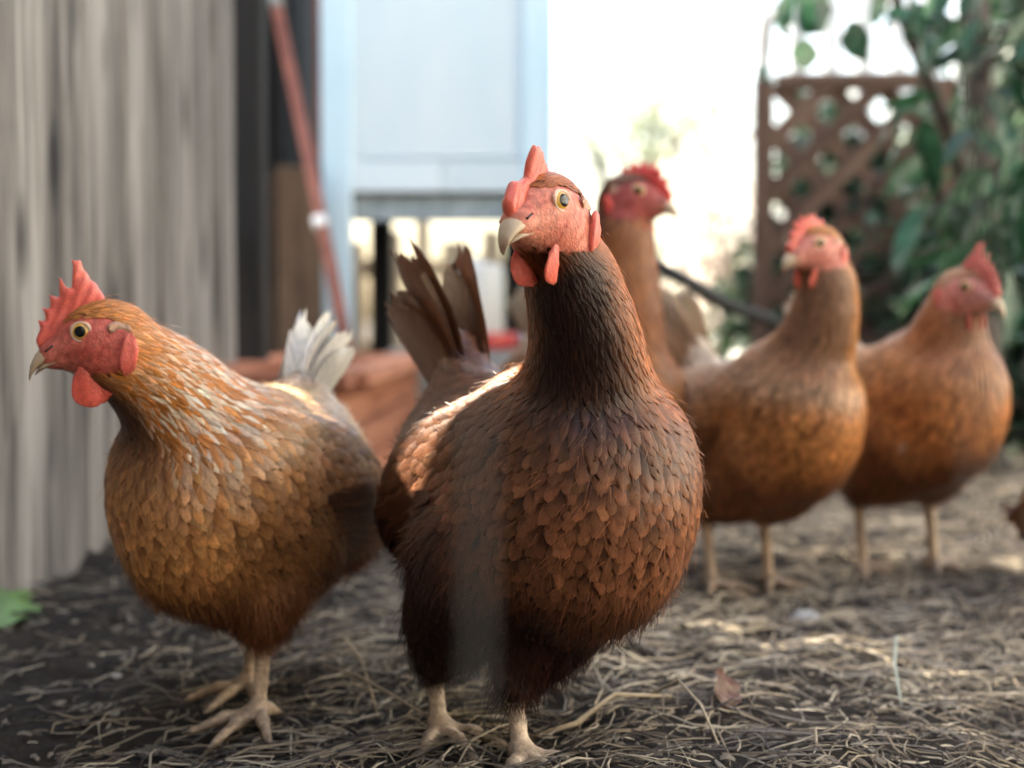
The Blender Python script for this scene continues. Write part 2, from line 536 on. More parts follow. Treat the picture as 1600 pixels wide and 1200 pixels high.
# straw litter: far too many strands to count
def strands(n, seed, xr, yr, lenr, wr, dens=None, colours=None, lift=.006):
    r = np.random.default_rng(seed)
    # keep to the wedge the yard is seen in, denser near
    y = yr[0] + (yr[1] - yr[0]) * r.random(n) ** 1.5
    x = (xr[0] + (xr[1] - xr[0]) * r.random(n)) * (y / yr[1]) ** .8
    if dens is not None:
        keep = r.random(n) < dens(x, y); x, y = x[keep], y[keep]; n = len(x)
    Ls = r.uniform(*lenr, n) * r.uniform(.5, 1, n)
    Ws = r.uniform(*wr, n)
    a = r.normal(0.15, .75, n) + np.where(r.random(n) < .3, np.pi / 2, 0)
    bend = r.normal(0, .5, n)
    tilt = np.abs(r.normal(0, .16, n)) * np.where(r.random(n) < .12, 3, 1)
    K = 4
    t = np.linspace(-.5, .5, K)[None, :]
    ang = a[:, None] + bend[:, None] * t
    cx = x[:, None] + Ls[:, None] * t * np.cos(ang); cy = y[:, None] + Ls[:, None] * t * np.sin(ang)
    cz = ground_z(cx, cy) + .0015 + lift * r.random(n)[:, None] + Ls[:, None] * np.clip((t + .5) * np.sin(tilt)[:, None], 0, .05)
    px, py = -np.sin(ang), np.cos(ang)
    w = Ws[:, None] * .5 * np.array([.7, 1, 1, .5])[None, :]
    Lf = np.stack([cx + px * w, cy + py * w, cz], -1); Rt = np.stack([cx - px * w, cy - py * w, cz], -1)
    Tp = np.stack([cx, cy, cz + w * 1.3], -1)
    V = np.stack([Lf, Tp, Rt], axis=2).reshape(-1, 3)
    base = (np.arange(n) * K * 3)[:, None, None]
    k = (np.arange(K - 1) * 3)[None, :, None]
    q1 = base + k + np.array([0, 1, 4, 3]); q2 = base + k + np.array([1, 2, 5, 4])
    F = np.concatenate([q1.reshape(-1, 4), q2.reshape(-1, 4)])
    cs = np.array(colours)
    c = cs[r.integers(0, len(cs), n)] * r.uniform(.6, 1.2, n)[:, None] * (.72 + .75 * sstep(-.3, .35, x) * sstep(.75, 1.2, y))[:, None]  # brighter towards centre right: sunlit tone put into the straw colour
    C = np.repeat(c, K * 3, axis=0)
    return mesh_np('straw', V, F, colr=C)

STRAW = [(.42, .335, .225), (.28, .22, .155), (.15, .12, .09), (.56, .48, .35), (.10, .08, .062), (.05, .042, .037), (.25, .22, .185)]
def straw_density(x, y):
    patch = smooth_noise(x, y, 11, 6, 2)
    d = .72 + .3 * patch
    d = np.where((x < -.12) & (y < 1.7), d * sstep(-.34, -.08, x) * .8 + .10, d)
    return np.clip(d, .06, 1)
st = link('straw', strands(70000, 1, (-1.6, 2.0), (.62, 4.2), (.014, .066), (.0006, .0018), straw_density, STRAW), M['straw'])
tag(st, 'loose dry straw scattered over the dirt of the hen run', 'straw', kind='stuff')
def chips_density(x, y): return np.full_like(x, .8)
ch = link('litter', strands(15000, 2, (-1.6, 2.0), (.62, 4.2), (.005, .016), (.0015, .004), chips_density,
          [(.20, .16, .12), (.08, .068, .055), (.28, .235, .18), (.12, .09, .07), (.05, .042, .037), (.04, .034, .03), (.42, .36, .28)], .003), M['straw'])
tag(ch, 'small wood chips and crumbs strewn on the dirt', 'litter', kind='stuff')



# ------------------------------------------------------------------ grey board fence at the left
rf = random.Random(21)
def board_mesh(w, t, h, rng, cuts=6):
    me = box_mesh('board', t, w, h, bevel=.003, jitter=.0009, cuts=cuts, rng=rng)
    return me
fx0 = -.468
fence = empty('board_fence', (fx0, 1.0, 0))
tag(fence, 'weathered grey wooden fence of upright boards along the left side', 'fence')
bmeshes = [board_mesh(.142, .018, 1.82, rf) for _ in range(4)]
GAP_Y = 1.201            # slits placed to lay sun on the hens' backs, beside an added narrow strip
ys = [1.2420 + .071]
while ys[-1] < 2.12:
    ys.append(ys[-1] + .142 + (.010 if 1.55 < ys[-1] < 1.69 else .004 + rf.random() * .006))
dn = [1.1600 - .071]
while dn[-1] > -1.2:
    dn.append(dn[-1] - .142 - (.001 + rf.random() * .003))
for y in ys + dn:
    o = link('board', bmeshes[rf.randrange(4)], M['fence'], fence)
    o.location = (rf.uniform(-.003, .003) + .02 * max(0, y - 1.4), y - 1.0, -.06 - rf.random() * .02)
    o.rotation_euler = (rf.uniform(-.003, .003) if abs(y - GAP_Y) > .2 else 0, 0, rf.uniform(-.005, .005) + math.pi * rf.randrange(2))
link('board', box_mesh('board', .018, .019, 1.80, .002), M['fence'], fence, (0, GAP_Y - 1.0, -.06))
for yc_, w_, z0_, z1_ in ((1.214, .125, 0, .565), (1.214, .125, .80, 1.76), (1.190, .042, .566, .640), (1.242, .042, .628, .799)):
    link('sun_stop', box_mesh('sun_stop', .012, w_, z1_ - z0_, .002), M['fence'], fence, (-.019, yc_ - 1.0, z0_))  # unseen stops added to cut the sun slits to length
for z in (.35, 1.25):
    me = box_mesh('rail', .04, 3.7, .09, .004)
    link('rail', me, M['shade_dark_wood'], fence, (-.06, -.4, z))
me = box_mesh('post', .055, .06, 1.8, .006)
link('post', me, M['shade_dark_wood'], fence, (.03, 1.38, -.05))

# ------------------------------------------------------------------ lower brown fence behind and a near-black shed put in for deep shadow
bf = empty('brown_fence', (-.62, 3.12, 0))
tag(bf, 'low brown board fence behind the leaning pole', 'fence')
bmb = [box_mesh('board', .098, .016, .62, .002, jitter=.0008, cuts=3, rng=rf) for _ in range(3)]
for i in range(5):
    link('board', bmb[i % 3], M['brown_fence'], bf, (-.26 + i * .104, rf.uniform(-.004, .004), -.03 + rf.uniform(-.01, .01)))
link('rail', box_mesh('rail', .52, .035, .07, .003), M['brown_fence'], bf, (-.05, .03, .42))
sh = empty('shadow_shed', (-1.15, 3.72, 0))  # size and place also chosen to keep sun off the leaning pole
tag(sh, 'near-black shed standing in for the deep shadow above the brown fence', 'shed')
link('wall', box_mesh('wall', 1.2, .96, 2.3, .01), M['shade_dark_wood'], sh)
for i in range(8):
    link('board', box_mesh('board', .14, .02, 2.25, .004), M['shade_dark_wood'], sh, (-.525 + i * .15, -.492, .02))
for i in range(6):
    link('board', box_mesh('board', .02, .14, 2.25, .004), M['shade_dark_wood'], sh, (.612, -.39 + i * .15, .02))
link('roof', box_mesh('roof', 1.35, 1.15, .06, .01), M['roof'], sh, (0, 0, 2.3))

# ------------------------------------------------------------------ coop on legs
CY = 3.2
cx0, cx1 = -.425, .092
cw = cx1 - cx0; cm = (cx0 + cx1) / 2
coop = empty('chicken_coop', (cm, CY, 0))
tag(coop, 'pale blue painted chicken coop raised on legs', 'coop')
zb = P(800, 300, CY).z; zt = 2.1; dep = .55  # top raised out of view so the coop shades the tree
link('front_panel', box_mesh('front_panel', cw - .13, .015, zt - zb - .075, .002), M['coop'], coop, (0, .010, zb + .075))
link('bottom_rail', box_mesh('bottom_rail', (cw - .13) * .52, .022, .070, .002), M['coop'], coop, (-(cw - .13) * .24, .006, zb))
link('bottom_rail', box_mesh('bottom_rail', (cw - .13) * .475, .022, .070, .002), M['coop'], coop, ((cw - .13) * .262, .007, zb))
link('lower_rail', box_mesh('lower_rail', cw - .13, .03, .058, .003), M['coop_shade'], coop, (0, .045, zb - .062))
for s in (-1, 1):
    link('corner_trim', box_mesh('corner_trim', .068, .022, zt, .004, jitter=.0006, cuts=4), M['coop_trim'], coop, (s * (cw / 2 - .034), .0, .0))
    link('side_panel', box_mesh('side_panel', .015, dep - .04, zt - zb, .002), M['coop_trim'], coop, (s * (cw / 2 - .012), dep / 2 + .012, zb))
    link('leg', box_mesh('leg', .055, .055, zb, .004), M['shade_dark_wood'], coop, (s * (cw / 2 - .085), dep - .03, 0))
link('edge_strip', box_mesh('edge_strip', .010, .03, .9, .002), M['pole'], coop, (-cw / 2 - .008, .012, .62))
link('back_panel', box_mesh('back_panel', cw - .05, .015, zt - zb, .002), M['coop'], coop, (0, dep - .002, zb))
link('floor', box_mesh('floor', cw - .06, dep - .03, .018, .002), M['shade_dark_wood'], coop, (0, dep / 2, zb - .004))
link('roof', box_mesh('roof', cw + .12, dep + .14, .03, .004), M['roof'], coop, (0, dep / 2, zt + .005))

# ------------------------------------------------------------------ waterer on a concrete block under the coop
blk = empty('concrete_block', (P(752, 540, 3.06).x, 3.06, 0))
tag(blk, 'grey concrete block under the white poultry waterer', 'block')
def block_mesh():
    bm = bmesh.new()
    w, d, h = .39, .19, .2
    for x in (-w / 2 + .016, 0, w / 2 - .016):
        r = bmesh.ops.create_cube(bm, size=1); 
        for v in r['verts']: v.co = Vector((v.co.x * .032 + x, v.co.y * d, (v.co.z + .5) * h))
    for yy in (-d / 2 + .014, d / 2 - .014):
        for xx in (-.087, .087):
            r = bmesh.ops.create_cube(bm, size=1)
            for v in r['verts']: v.co = Vector((v.co.x * .143 + xx, v.co.y * .028 + yy * 1.02, (v.co.z + .5) * (h - .002)))
    return bm_mesh('block', bm)
link('block', block_mesh(), M['concrete'], blk)
wt = empty('poultry_waterer', (P(745, 540, 3.06).x, 3.06, .2))
tag(wt, 'milky white poultry waterer with a red tray under the coop', 'waterer')
def lathe(name, prof, n=28):
    V = [(r * math.cos(2 * math.pi * j / n), r * math.sin(2 * math.pi * j / n), z) for r, z in prof for j in range(n)]
    F = [(i * n + j, i * n + (j + 1) % n, (i + 1) * n + (j + 1) % n, (i + 1) * n + j) for i in range(len(prof) - 1) for j in range(n)]
    me = mesh_np(name, V, F)
    return me
link('tank', lathe('tank', [(.0, .022), (.056, .022), (.058, .03), (.057, .172), (.052, .182), (.03, .186), (.012, .188), (.012, .197), (0, .198)]), M['milky'], wt)
link('tray', lathe('tray', [(0, .002), (.082, .002), (.088, .008), (.09, .036), (.086, .037), (.083, .012), (.05, .012), (0, .012)]), M['red_plastic'], wt)

# ------------------------------------------------------------------ cedar raised bed
bed = empty('raised_bed', (-.33, 2.45, 0))
tag(bed, 'red cedar raised planter bed of horizontal boards behind the hens', 'planter')
c0 = Vector((-.222, 1.80, 0))      # near right corner on the ground
L_, D_ = .235, 1.10
ang = R(-1.5)
bed.location = (c0.x, c0.y, 0); bed.rotation_euler = (0, 0, ang)
for k in range(3):
    for nm, sx, sy, lx, ly in (('board', L_, .022, -L_ / 2, 0), ('board', L_, .022, -L_ / 2, D_), ('board', .022, D_ - .024, -.011, D_ / 2), ('board', .022, D_ - .024, -L_ + .011, D_ / 2)):
        # grain runs along the board: build upright and lay it down
        ln = max(sx, sy)
        me = box_mesh('board', .056, .022, ln, .003, jitter=.0006, cuts=3, rng=rf)
        o = link(nm, me, M['cedar'], bed)
        zz = .028 + k * .0585
        if sx > sy: o.location = (lx - ln / 2, ly, zz); o.rotation_euler = (0, R(90), 0)
        else: o.location = (lx, ly - ln / 2, zz); o.rotation_euler = (R(-90), 0, R(0)); o.rotation_euler = Matrix(((0, 1, 0), (0, 0, 1), (1, 0, 0))).to_euler()
for nm, a, b in (('rim', (-L_ - .02, -.006), (.02, -.006)), ('rim', (-L_ - .02, D_ + .006), (.02, D_ + .006)), ('rim', (-.006, .04), (-.006, D_ - .04)), ('rim', (-L_ + .006, .04), (-L_ + .006, D_ - .04))):
    ln = math.hypot(b[0] - a[0], b[1] - a[1])
    me = box_mesh('rim', .020, .085, ln, .003, jitter=.0006, cuts=3, rng=rf)
    o = link(nm, me, M['cedar'], bed, (a[0], a[1], .186))
    o.rotation_euler = (0, R(90), math.atan2(b[1] - a[1], b[0] - a[0]))
link('soil', box_mesh('soil', L_ - .05, D_ - .05, .06, .004, origin=(-L_ / 2, D_ / 2, 0), jitter=.003), M['soil'], bed)

# ------------------------------------------------------------------ leaning pole
pa, pb = P(532, 505, 2.75), P(432, 8, 3.0)
pa2 = pa + (pa - pb).normalized() * .42
pole = empty('leaning_pole', pa2)
tag(pole, 'rusty red metal pole leaning against the corner beside the coop', 'pole')
rel = lambda v: v - pa2
link('tube', tube_mesh('tube', [rel(pa2), rel(pa2.lerp(pb, .5)) + Vector((.004, 0, 0)), rel(pb)], .0125, 14), M['pole'], pole)
d_ = (pb - pa2).normalized()
w0 = P(507, 349, 2.83)
tt = (w0 - pa2).dot(d_)
link('white_collar', tube_mesh('white_collar', [d_ * (tt - .012), d_ * (tt + .012)], .0155, 14), M['white'], pole)
link('end_cap', tube_mesh('end_cap', [rel(pb) - d_ * .01, rel(pb) + d_ * .03], .014, 12), M['concrete'], pole)

# ------------------------------------------------------------------ black hose
hs_pts = [P(1015, 405, 1.9), P(1040, 422, 1.9), P(1075, 440, 1.9), P(1110, 462, 1.92), P(1150, 482, 1.95), P(1205, 500, 2.0), P(1260, 545, 2.05), P(1300, 640, 2.1)]
hs_pts = [Vector((-.10, 2.12, .010)), Vector((.0, 2.05, .012)), Vector((.07, 1.98, .10)), Vector((.10, 1.94, .24)), Vector((.135, 1.92, .325))] + hs_pts
last = hs_pts[-1]; hs_pts += [Vector((last.x + .03, last.y, .02)), Vector((last.x + .12, last.y + .1, .012)), Vector((last.x + .4, last.y + .4, .012))]
ho = link('garden_hose', tube_mesh('garden_hose', hs_pts, [.009] * 8 + [.011] + [.009] * (len(hs_pts) - 9), 10), M['black_rubber'])
tag(ho, 'black bent hose running down behind the hens before the lattice', 'hose')

# ------------------------------------------------------------------ lattice
LY = 3.0
la, lb = P(1195, 130, LY), P(1475, 130, LY)
lw_, lh_ = lb.x - la.x, la.z
lat = empty('lattice_fence', ((la.x + lb.x) / 2, LY, 0), R(-4))
tag(lat, 'brown diagonal wooden lattice fence in front of dark shrubs', 'lattice')
sp = .076
import itertools
def clip_line(p, d, w, h):
    t0, t1 = -9, 9
    for k, (l, u) in enumerate(((-w / 2, w / 2), (0, h))):
        a, b = (l - p[k]) / d[k], (u - p[k]) / d[k]
        t0, t1 = max(t0, min(a, b)), min(t1, max(a, b))
    return t0, t1
for lay, sg in ((0, 1), (1, -1)):
    for k in range(-14, 15):
        p0 = (k * sp * 1.414, lh_ / 2); dd = (math.sqrt(.5), sg * math.sqrt(.5))
        t0, t1 = clip_line(p0, dd, lw_ - .02, lh_)
        if t1 - t0 < .03: continue
        me = box_mesh('slat', .036, .007, t1 - t0, .0012)
        o = link('slat', me, M['lattice'], lat)
        o.location = (p0[0] + dd[0] * t0, lay * .0085, p0[1] + dd[1] * t0)
        o.rotation_euler = (0, math.atan2(dd[0], dd[1]), 0)
for s in (-1, 1):
    link('frame', box_mesh('frame', .04, .03, lh_ + .02, .003), M['lattice'], lat, (s * (lw_ / 2), .003, -.01))
o = link('frame', box_mesh('frame', .034, .032, lw_ - .05, .003), M['lattice'], lat, (-lw_ / 2 + .025, .004, lh_ + .004)); o.rotation_euler = (0, R(90), 0)

# ------------------------------------------------------------------ leaves
def leaf_mesh(name, L, W, colr, curl=.25, seed=0, fold=.25):
    r = np.random.default_rng(seed)
    vs_ = np.linspace(0, 1, 9); us = np.array([-1, -.5, 0, .5, 1])
    prof = np.sin(np.pi * np.clip(vs_ * .96 + .02, 0, 1) ** .85) ** .9
    V, C = [], []
    for i, v in enumerate(vs_):
        for u in us:
            w = prof[i] * W / 2
            V.append((v * L * (1 - .1 * curl * v), u * w, -curl * L * v * v + abs(u) * w * fold + .003 * math.sin(v * 14 + u * 2)))
            k = 1.35 if abs(u) < .1 else 1 + r.normal(0, .05)
            C.append([c * k for c in colr])
    n = len(us)
    F = [(i * n + j, i * n + j + 1, (i + 1) * n + j + 1, (i + 1) * n + j) for i in range(len(vs_) - 1) for j in range(n - 1)]
    return mesh_np(name, V, F, colr=np.array(C))

def leaf_cloud(name, centre, rad, n, L, W, cols, rng, droop=.3, shell=.5):
    """a crown too fine to pick apart: n small leaves through an uneven volume"""
    pts = rng.normal(size=(n, 3)); pts /= np.linalg.norm(pts, axis=1, keepdims=True)
    rr = rng.random(n) ** shell
    lump = 1 + .28 * np.sin(pts @ rng.normal(size=(3, 3)) * 3.0 + rng.uniform(0, 6, 3)).sum(1) / 1.6
    pos = np.array(centre) + pts * (rr * lump)[:, None] * np.array(rad)
    d = rng.normal(size=(n, 3)); d[:, 2] -= droop; d /= np.linalg.norm(d, axis=1, keepdims=True)
    nn = rng.normal(size=(n, 3)); nn[:, 2] += .8
    b = np.cross(d, nn); b /= np.linalg.norm(b, axis=1, keepdims=True) + 1e-9
    nn = np.cross(b, d)
    Ls = L * rng.uniform(.6, 1.2, n)[:, None]; Ws = W * rng.uniform(.7, 1.2, n)[:, None]
    V = np.stack([pos, pos + d * Ls * .45 + b * Ws * .5 + nn * Ws * .12, pos + d * Ls, pos + d * Ls * .45 - b * Ws * .5 + nn * Ws * .12], 1).reshape(-1, 3)
    F = np.arange(4 * n).reshape(n, 4)
    cs = np.array(cols); c = cs[rng.integers(0, len(cs), n)] * rng.uniform(.65, 1.3, n)[:, None]
    return mesh_np(name, V, F, smooth=False, colr=np.repeat(c, 4, axis=0))

def bush(name, label, cat, base, centre, rad, n, L, W, cols, seed, mat, stems=5, stem_r=.012, group=None):
    rng = np.random.default_rng(seed)
    b = empty(name, base)
    tag(b, label, cat, group)
    cb = np.array(centre) - np.array(base)
    o = link('crown', leaf_cloud('crown', cb, rad, n, L, W, cols, rng), mat, b); o['kind'] = 'stuff'
    for k in range(stems):
        e = cb + rng.normal(size=3) * np.array(rad) * .45
        link('stem' if stems > 1 else 'trunk', tube_mesh('stem', bez((rng.normal() * .02, rng.normal() * .02, -.02), (e[0] * .3, e[1] * .3, e[2] * .6), e, 6), [stem_r, stem_r * .9, stem_r * .75, stem_r * .6, stem_r * .4, stem_r * .2], 7), M['bark'], b)
    return b

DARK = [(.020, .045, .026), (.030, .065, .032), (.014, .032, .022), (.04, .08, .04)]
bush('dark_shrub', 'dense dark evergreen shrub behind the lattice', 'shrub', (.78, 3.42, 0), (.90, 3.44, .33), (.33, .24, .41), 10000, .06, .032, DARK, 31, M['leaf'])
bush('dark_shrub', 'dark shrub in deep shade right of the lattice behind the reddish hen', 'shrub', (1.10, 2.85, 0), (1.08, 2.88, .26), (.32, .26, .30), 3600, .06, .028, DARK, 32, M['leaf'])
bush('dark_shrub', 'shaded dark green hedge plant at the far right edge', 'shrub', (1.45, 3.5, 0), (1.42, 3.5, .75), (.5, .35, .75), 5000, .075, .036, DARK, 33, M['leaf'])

# the tree at the right with its trunk, branches and long glossy leaves, each leaf its own piece
rt = random.Random(5)
tb = P(1532, 500, 2.35); tb.z = 0
tree = empty('leafy_tree', tb)
tag(tree, 'dark tree with long glossy green leaves at the right edge', 'tree')
T = lambda px, py, Y: P(px, py, Y) - tb
link('trunk', tube_mesh('trunk', [Vector((0, 0, -.03)), T(1536, 600, 2.35), T(1532, 420, 2.35), T(1536, 260, 2.36), T(1528, 100, 2.38), T(1520, -120, 2.4), T(1500, -420, 2.45)], [.034, .030, .027, .025, .023, .02, .014], 14), M['bark'], tree)
branches = [
    [T(1528, 330, 2.36), T(1480, 200, 2.3), T(1440, 100, 2.25), T(1395, -10, 2.2), T(1350, -110, 2.15)],
    [T(1400, 0, 2.2), T(1340, -30, 2.1), T(1270, -20, 2.05), T(1215, 10, 2.0)],
    [T(1230, 5, 2.0), T(1200, 40, 2.0), T(1190, 90, 1.98), T(1182, 130, 1.98)],
    [T(1534, 420, 2.35), T(1500, 330, 2.2), T(1450, 280, 2.05), T(1410, 270, 2.0)],
    [T(1534, 450, 2.35), T(1520, 400, 2.15), T(1480, 380, 2.0), T(1430, 400, 1.95)],
    [T(1530, 300, 2.36), T(1570, 240, 2.2), T(1610, 230, 2.1)],
    [T(1530, 150, 2.38), T(1560, 60, 2.3), T(1610, 20, 2.2)],
    [T(1534, 380, 2.35), T(1570, 350, 2.1), T(1600, 380, 2.0)],
    [T(1520, 60, 2.38), T(1470, 20, 2.3), T(1440, -20, 2.2)],
]
for bi, b in enumerate(branches):
    r0 = (.016, .009, .006, .008, .008, .008, .008, .007, .008)[bi]
    link('branch', tube_mesh('branch', b, [r0 * (1 - .6 * i / (len(b) - 1)) for i in range(len(b))], 9), M['bark'], tree)
GREENS = [(.019, .072, .036), (.026, .088, .042), (.013, .048, .030), (.036, .115, .052)]
leafs = [leaf_mesh('leaf', .10, .030, GREENS[k % 4], (.12, .3, .45, .2)[k % 4], k) for k in range(8)]
def add_leaf(p, d, roll, k, sc=1.0, wide=1.0):
    o = link('leaf', leafs[k % 8], M['leaf'], tree)
    d = Vector(d).normalized()
    q = d.to_track_quat('X', 'Z')
    o.rotation_mode = 'QUATERNION'
    from mathutils import Quaternion
    o.rotation_quaternion = q @ Quaternion((1, 0, 0), roll)
    o.location = p
    o.scale = (sc, sc * rt.uniform(.8, 1.2) * wide, sc)
# leaves one can make out, by their place in the tree: tip-to-base
SEEN = [((1500, 235), (1385, 285), 2.0), ((1545, 265), (1435, 330), 1.95), ((1520, 330), (1440, 362), 2.0), ((1545, 385), (1385, 462), 1.95), ((1560, 372), (1452, 410), 1.9),
        ((1500, 400), (1395, 395), 2.0), ((1540, 455), (1430, 505), 2.0), ((1500, 430), (1385, 460), 2.05), ((1575, 420), (1580, 545), 1.85), ((1590, 250), (1520, 330), 1.9),
        ((1600, 300), (1540, 390), 1.9), ((1490, 270), (1420, 320), 2.1), ((1450, 50), (1440, 120), 2.1), ((1420, 20), (1470, 110), 2.1), ((1215, 5), (1205, 60), 1.98),
        ((1290, -15), (1240, 60), 2.0), ((1325, 35), (1350, 95), 2.05), ((1340, -20), (1318, 15), 2.05), ((1300, 10), (1245, 45), 2.0), ((1280, 82), (1225, 88), 2.0), ((1240, -10), (1215, 50), 1.98),
        ((1390, -10), (1340, 40), 2.1), ((1190, 90), (1182, 130), 1.97), ((1600, 480), (1560, 540), 1.9), ((1560, 180), (1590, 260), 2.0), ((1480, 300), (1400, 280), 2.1)]
for i, (a, b, Y) in enumerate(SEEN):
    A, B = T(*a, Y), T(*b, Y - .03)
    hang = a[0] < 1400 and a[1] < 120
    add_leaf(A, B - A, rt.uniform(1.2, 1.7) if hang else rt.uniform(-.9, .9) + (1.1 if i % 3 == 0 else .2), i, max(.45, (B - A).length / .10), 1.9 if hang else 1.15)
for i in range(170):
    bi = rt.choice([0, 3, 4, 5, 6, 7, 8, 8, 5, 6, 7])
    b = branches[bi]; t = rt.uniform(.1, 1) * (len(b) - 1); k = min(int(t), len(b) - 2)
    p = b[k].lerp(b[k + 1], t - k) + Vector((rt.gauss(0, .06), rt.gauss(0, .08), rt.gauss(0, .07)))
    if (p + tb).y < 1.8: continue
    pp = p + tb
    px = 800 + FPX * pp.x / pp.y
    if px < 1395: continue
    if 500 - FPX * (pp.z - HC) / pp.y > 430: continue
    add_leaf(p, (rt.uniform(-1, .6), rt.uniform(-.8, .4), rt.uniform(-1.1, .25)), rt.uniform(-1.2, 1.2), i, rt.uniform(.7, 1.15))

# ------------------------------------------------------------------ sunlit garden behind
pk = empty('picket_fence', (1.05, 5.4, 0))
tag(pk, 'white picket fence in bright sun behind the lattice', 'fence')
pm = box_mesh('picket', .07, .018, 1.5, .004)
for i in range(8):
    link('picket', pm, M['white'], pk, (-.10 + i * .125, 0, 0))
for z in (.2, .6):
    link('rail', box_mesh('rail', 1.05, .03, .08, .004), M['white'], pk, (.34, .03, z))
cp = empty('cream_fence', (-.2, 5.2, 0))
tag(cp, 'sunlit cream board fence seen under the coop', 'fence')
for i in range(11):
    w_ = (.09, .05, .11, .07)[i % 4]
    link('board', box_mesh('board', w_, .018, .55 + .04 * (i % 3), .003), M['cream_wood'], cp, (-.75 + i * .125, 0, 0))
link('rail', box_mesh('rail', 1.5, .03, .07, .003), M['cream_wood'], cp, (-.1, .03, .12))
link('rail', box_mesh('rail', 1.5, .03, .07, .003), M['cream_wood'], cp, (-.1, .03, .42))
PALE = [(.66, .60, .54), (.48, .41, .37), (.74, .69, .63), (.26, .20, .18)]
bush('pale_shrub', 'pale dry shrub glittering in the sun behind the hens', 'shrub', (.62, 4.4, 0), (.64, 4.4, .42), (.16, .16, .42), 1700, .035, .02, PALE, 41, M['pale_leaf'], 7, .008)
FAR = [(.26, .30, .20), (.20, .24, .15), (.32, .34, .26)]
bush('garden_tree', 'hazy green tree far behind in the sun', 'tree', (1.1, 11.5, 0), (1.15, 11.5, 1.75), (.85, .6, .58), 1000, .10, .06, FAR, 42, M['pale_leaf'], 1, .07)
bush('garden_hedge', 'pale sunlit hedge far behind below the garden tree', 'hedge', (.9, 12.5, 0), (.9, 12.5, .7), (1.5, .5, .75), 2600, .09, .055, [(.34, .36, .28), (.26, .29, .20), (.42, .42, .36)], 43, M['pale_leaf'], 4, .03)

# a cloth corner hanging from the coop's eave
tip = P(907, 48, 3.45)
hang = empty('hanging_cloth', (tip.x, tip.y, 0))
tag(hang, 'beige cloth corner hanging from the coop roof at the top', 'cloth')
tp = [Vector((cx1 + .02, 3.30, 1.5)), Vector((cx1 + .03, 3.70, 1.55)), Vector((cx1 + .34, 3.75, 1.5)), tip]
n_ = 12; V = []
for i_ in range(n_ + 1):
    for j_ in range(n_ + 1):
        s_, t_ = i_ / n_, j_ / n_
        p_ = (tp[0] * (1 - s_) + tp[1] * s_) * (1 - t_) + (tp[3] * (1 - s_) + tp[2] * s_) * t_
        V.append(p_ + Vector((.012 * math.sin(s_ * 9 + t_ * 3), .015 * math.sin(t_ * 8 + s_ * 4), 0)) * t_ - Vector((tip.x, tip.y, 0)))
F = [(i_ * (n_ + 1) + j_, i_ * (n_ + 1) + j_ + 1, (i_ + 1) * (n_ + 1) + j_ + 1, (i_ + 1) * (n_ + 1) + j_) for i_ in range(n_) for j_ in range(n_)]
fl = link('cloth', mesh_np('cloth', [tuple(v) for v in V], F), M['canvas'], hang)
md = fl.modifiers.new('thick', 'SOLIDIFY'); md.thickness = .002

# ------------------------------------------------------------------ unseen board wall added behind the camera to block low front sky
yw = empty('sky_block_wall', (0, -1.35, 0))
tag(yw, 'added unseen timber wall behind the camera blocking low sky light', 'wall')
ywm = box_mesh('board', .29, .03, 2.0, .004)
for i in range(22):
    link('board', ywm, M['fence'], yw, (-3.2 + i * .3, 0, 0))

# ------------------------------------------------------------------ unseen house wall added at the right to bounce warm sun
hw = empty('bounce_house', (3.5, .9, 0))
tag(hw, 'added unseen white house wall bouncing sun onto the hens from the right', 'house')
link('wall', box_mesh('wall', .25, 4.6, 3.0, .01), M['wall'], hw)
link('plinth', box_mesh('plinth', .29, 4.64, .22, .01), M['concrete'], hw)
for yy in (-1.2, 1.2):
    w_ = link('window', box_mesh('window', .06, .9, 1.0, .008), M['white'], hw, (-.115, yy, 1.15))
    for a in (-.21, .21):
        link('pane', box_mesh('pane', .02, .38, .88, .003), M['glass'], w_, (-.03, a, .06))
link('roof', box_mesh('roof', 1.4, 5.0, .12, .02), M['roof'], hw, (.35, 0, 3.0))
# ------------------------------------------------------------------ hens
def Rz(a): c, s = math.cos(a), math.sin(a); return np.array([[c, -s, 0], [s, c, 0], [0, 0, 1.]])
def Ry(a): c, s = math.cos(a), math.sin(a); return np.array([[c, 0, s], [0, 1, 0], [-s, 0, c]])
def Rx(a): c, s = math.cos(a), math.sin(a); return np.array([[1, 0, 0], [0, c, -s], [0, s, c]])

FE_V = np.array([0, .2, .42, .62, .80, .92, 1.0])
FE_ROUND = np.array([.40, .74, .93, 1.0, .98, .86, .52])
FE_POINT = np.array([.5, .92, 1.0, .82, .52, .28, .04])
FE_U = np.array([-1, -.78, -.45, -.15, .15, .45, .78, 1.0])

def poisson(pts, rad, rng):
    order = rng.permutation(len(pts))
    cell = float(rad.max())
    H = {}
    keys = np.floor(pts / cell).astype(int)
    keep = []
    P_ = pts.tolist(); R_ = rad.tolist(); K_ = keys.tolist()
    for i in order:
        x, y, z = P_[i]; r2 = R_[i] ** 2; a, b, c = K_[i]
        ok = True
        for da in (-1, 0, 1):
            for db in (-1, 0, 1):
                for dc in (-1, 0, 1):
                    for (u, v, w) in H.get((a + da, b + db, c + dc), ()):
                        if (u - x) ** 2 + (v - y) ** 2 + (w - z) ** 2 < r2:
                            ok = False; break
                    if not ok: break
                if not ok: break
            if not ok: break
        if ok:
            H.setdefault((a, b, c), []).append((x, y, z)); keep.append(i)
    return np.array(keep)

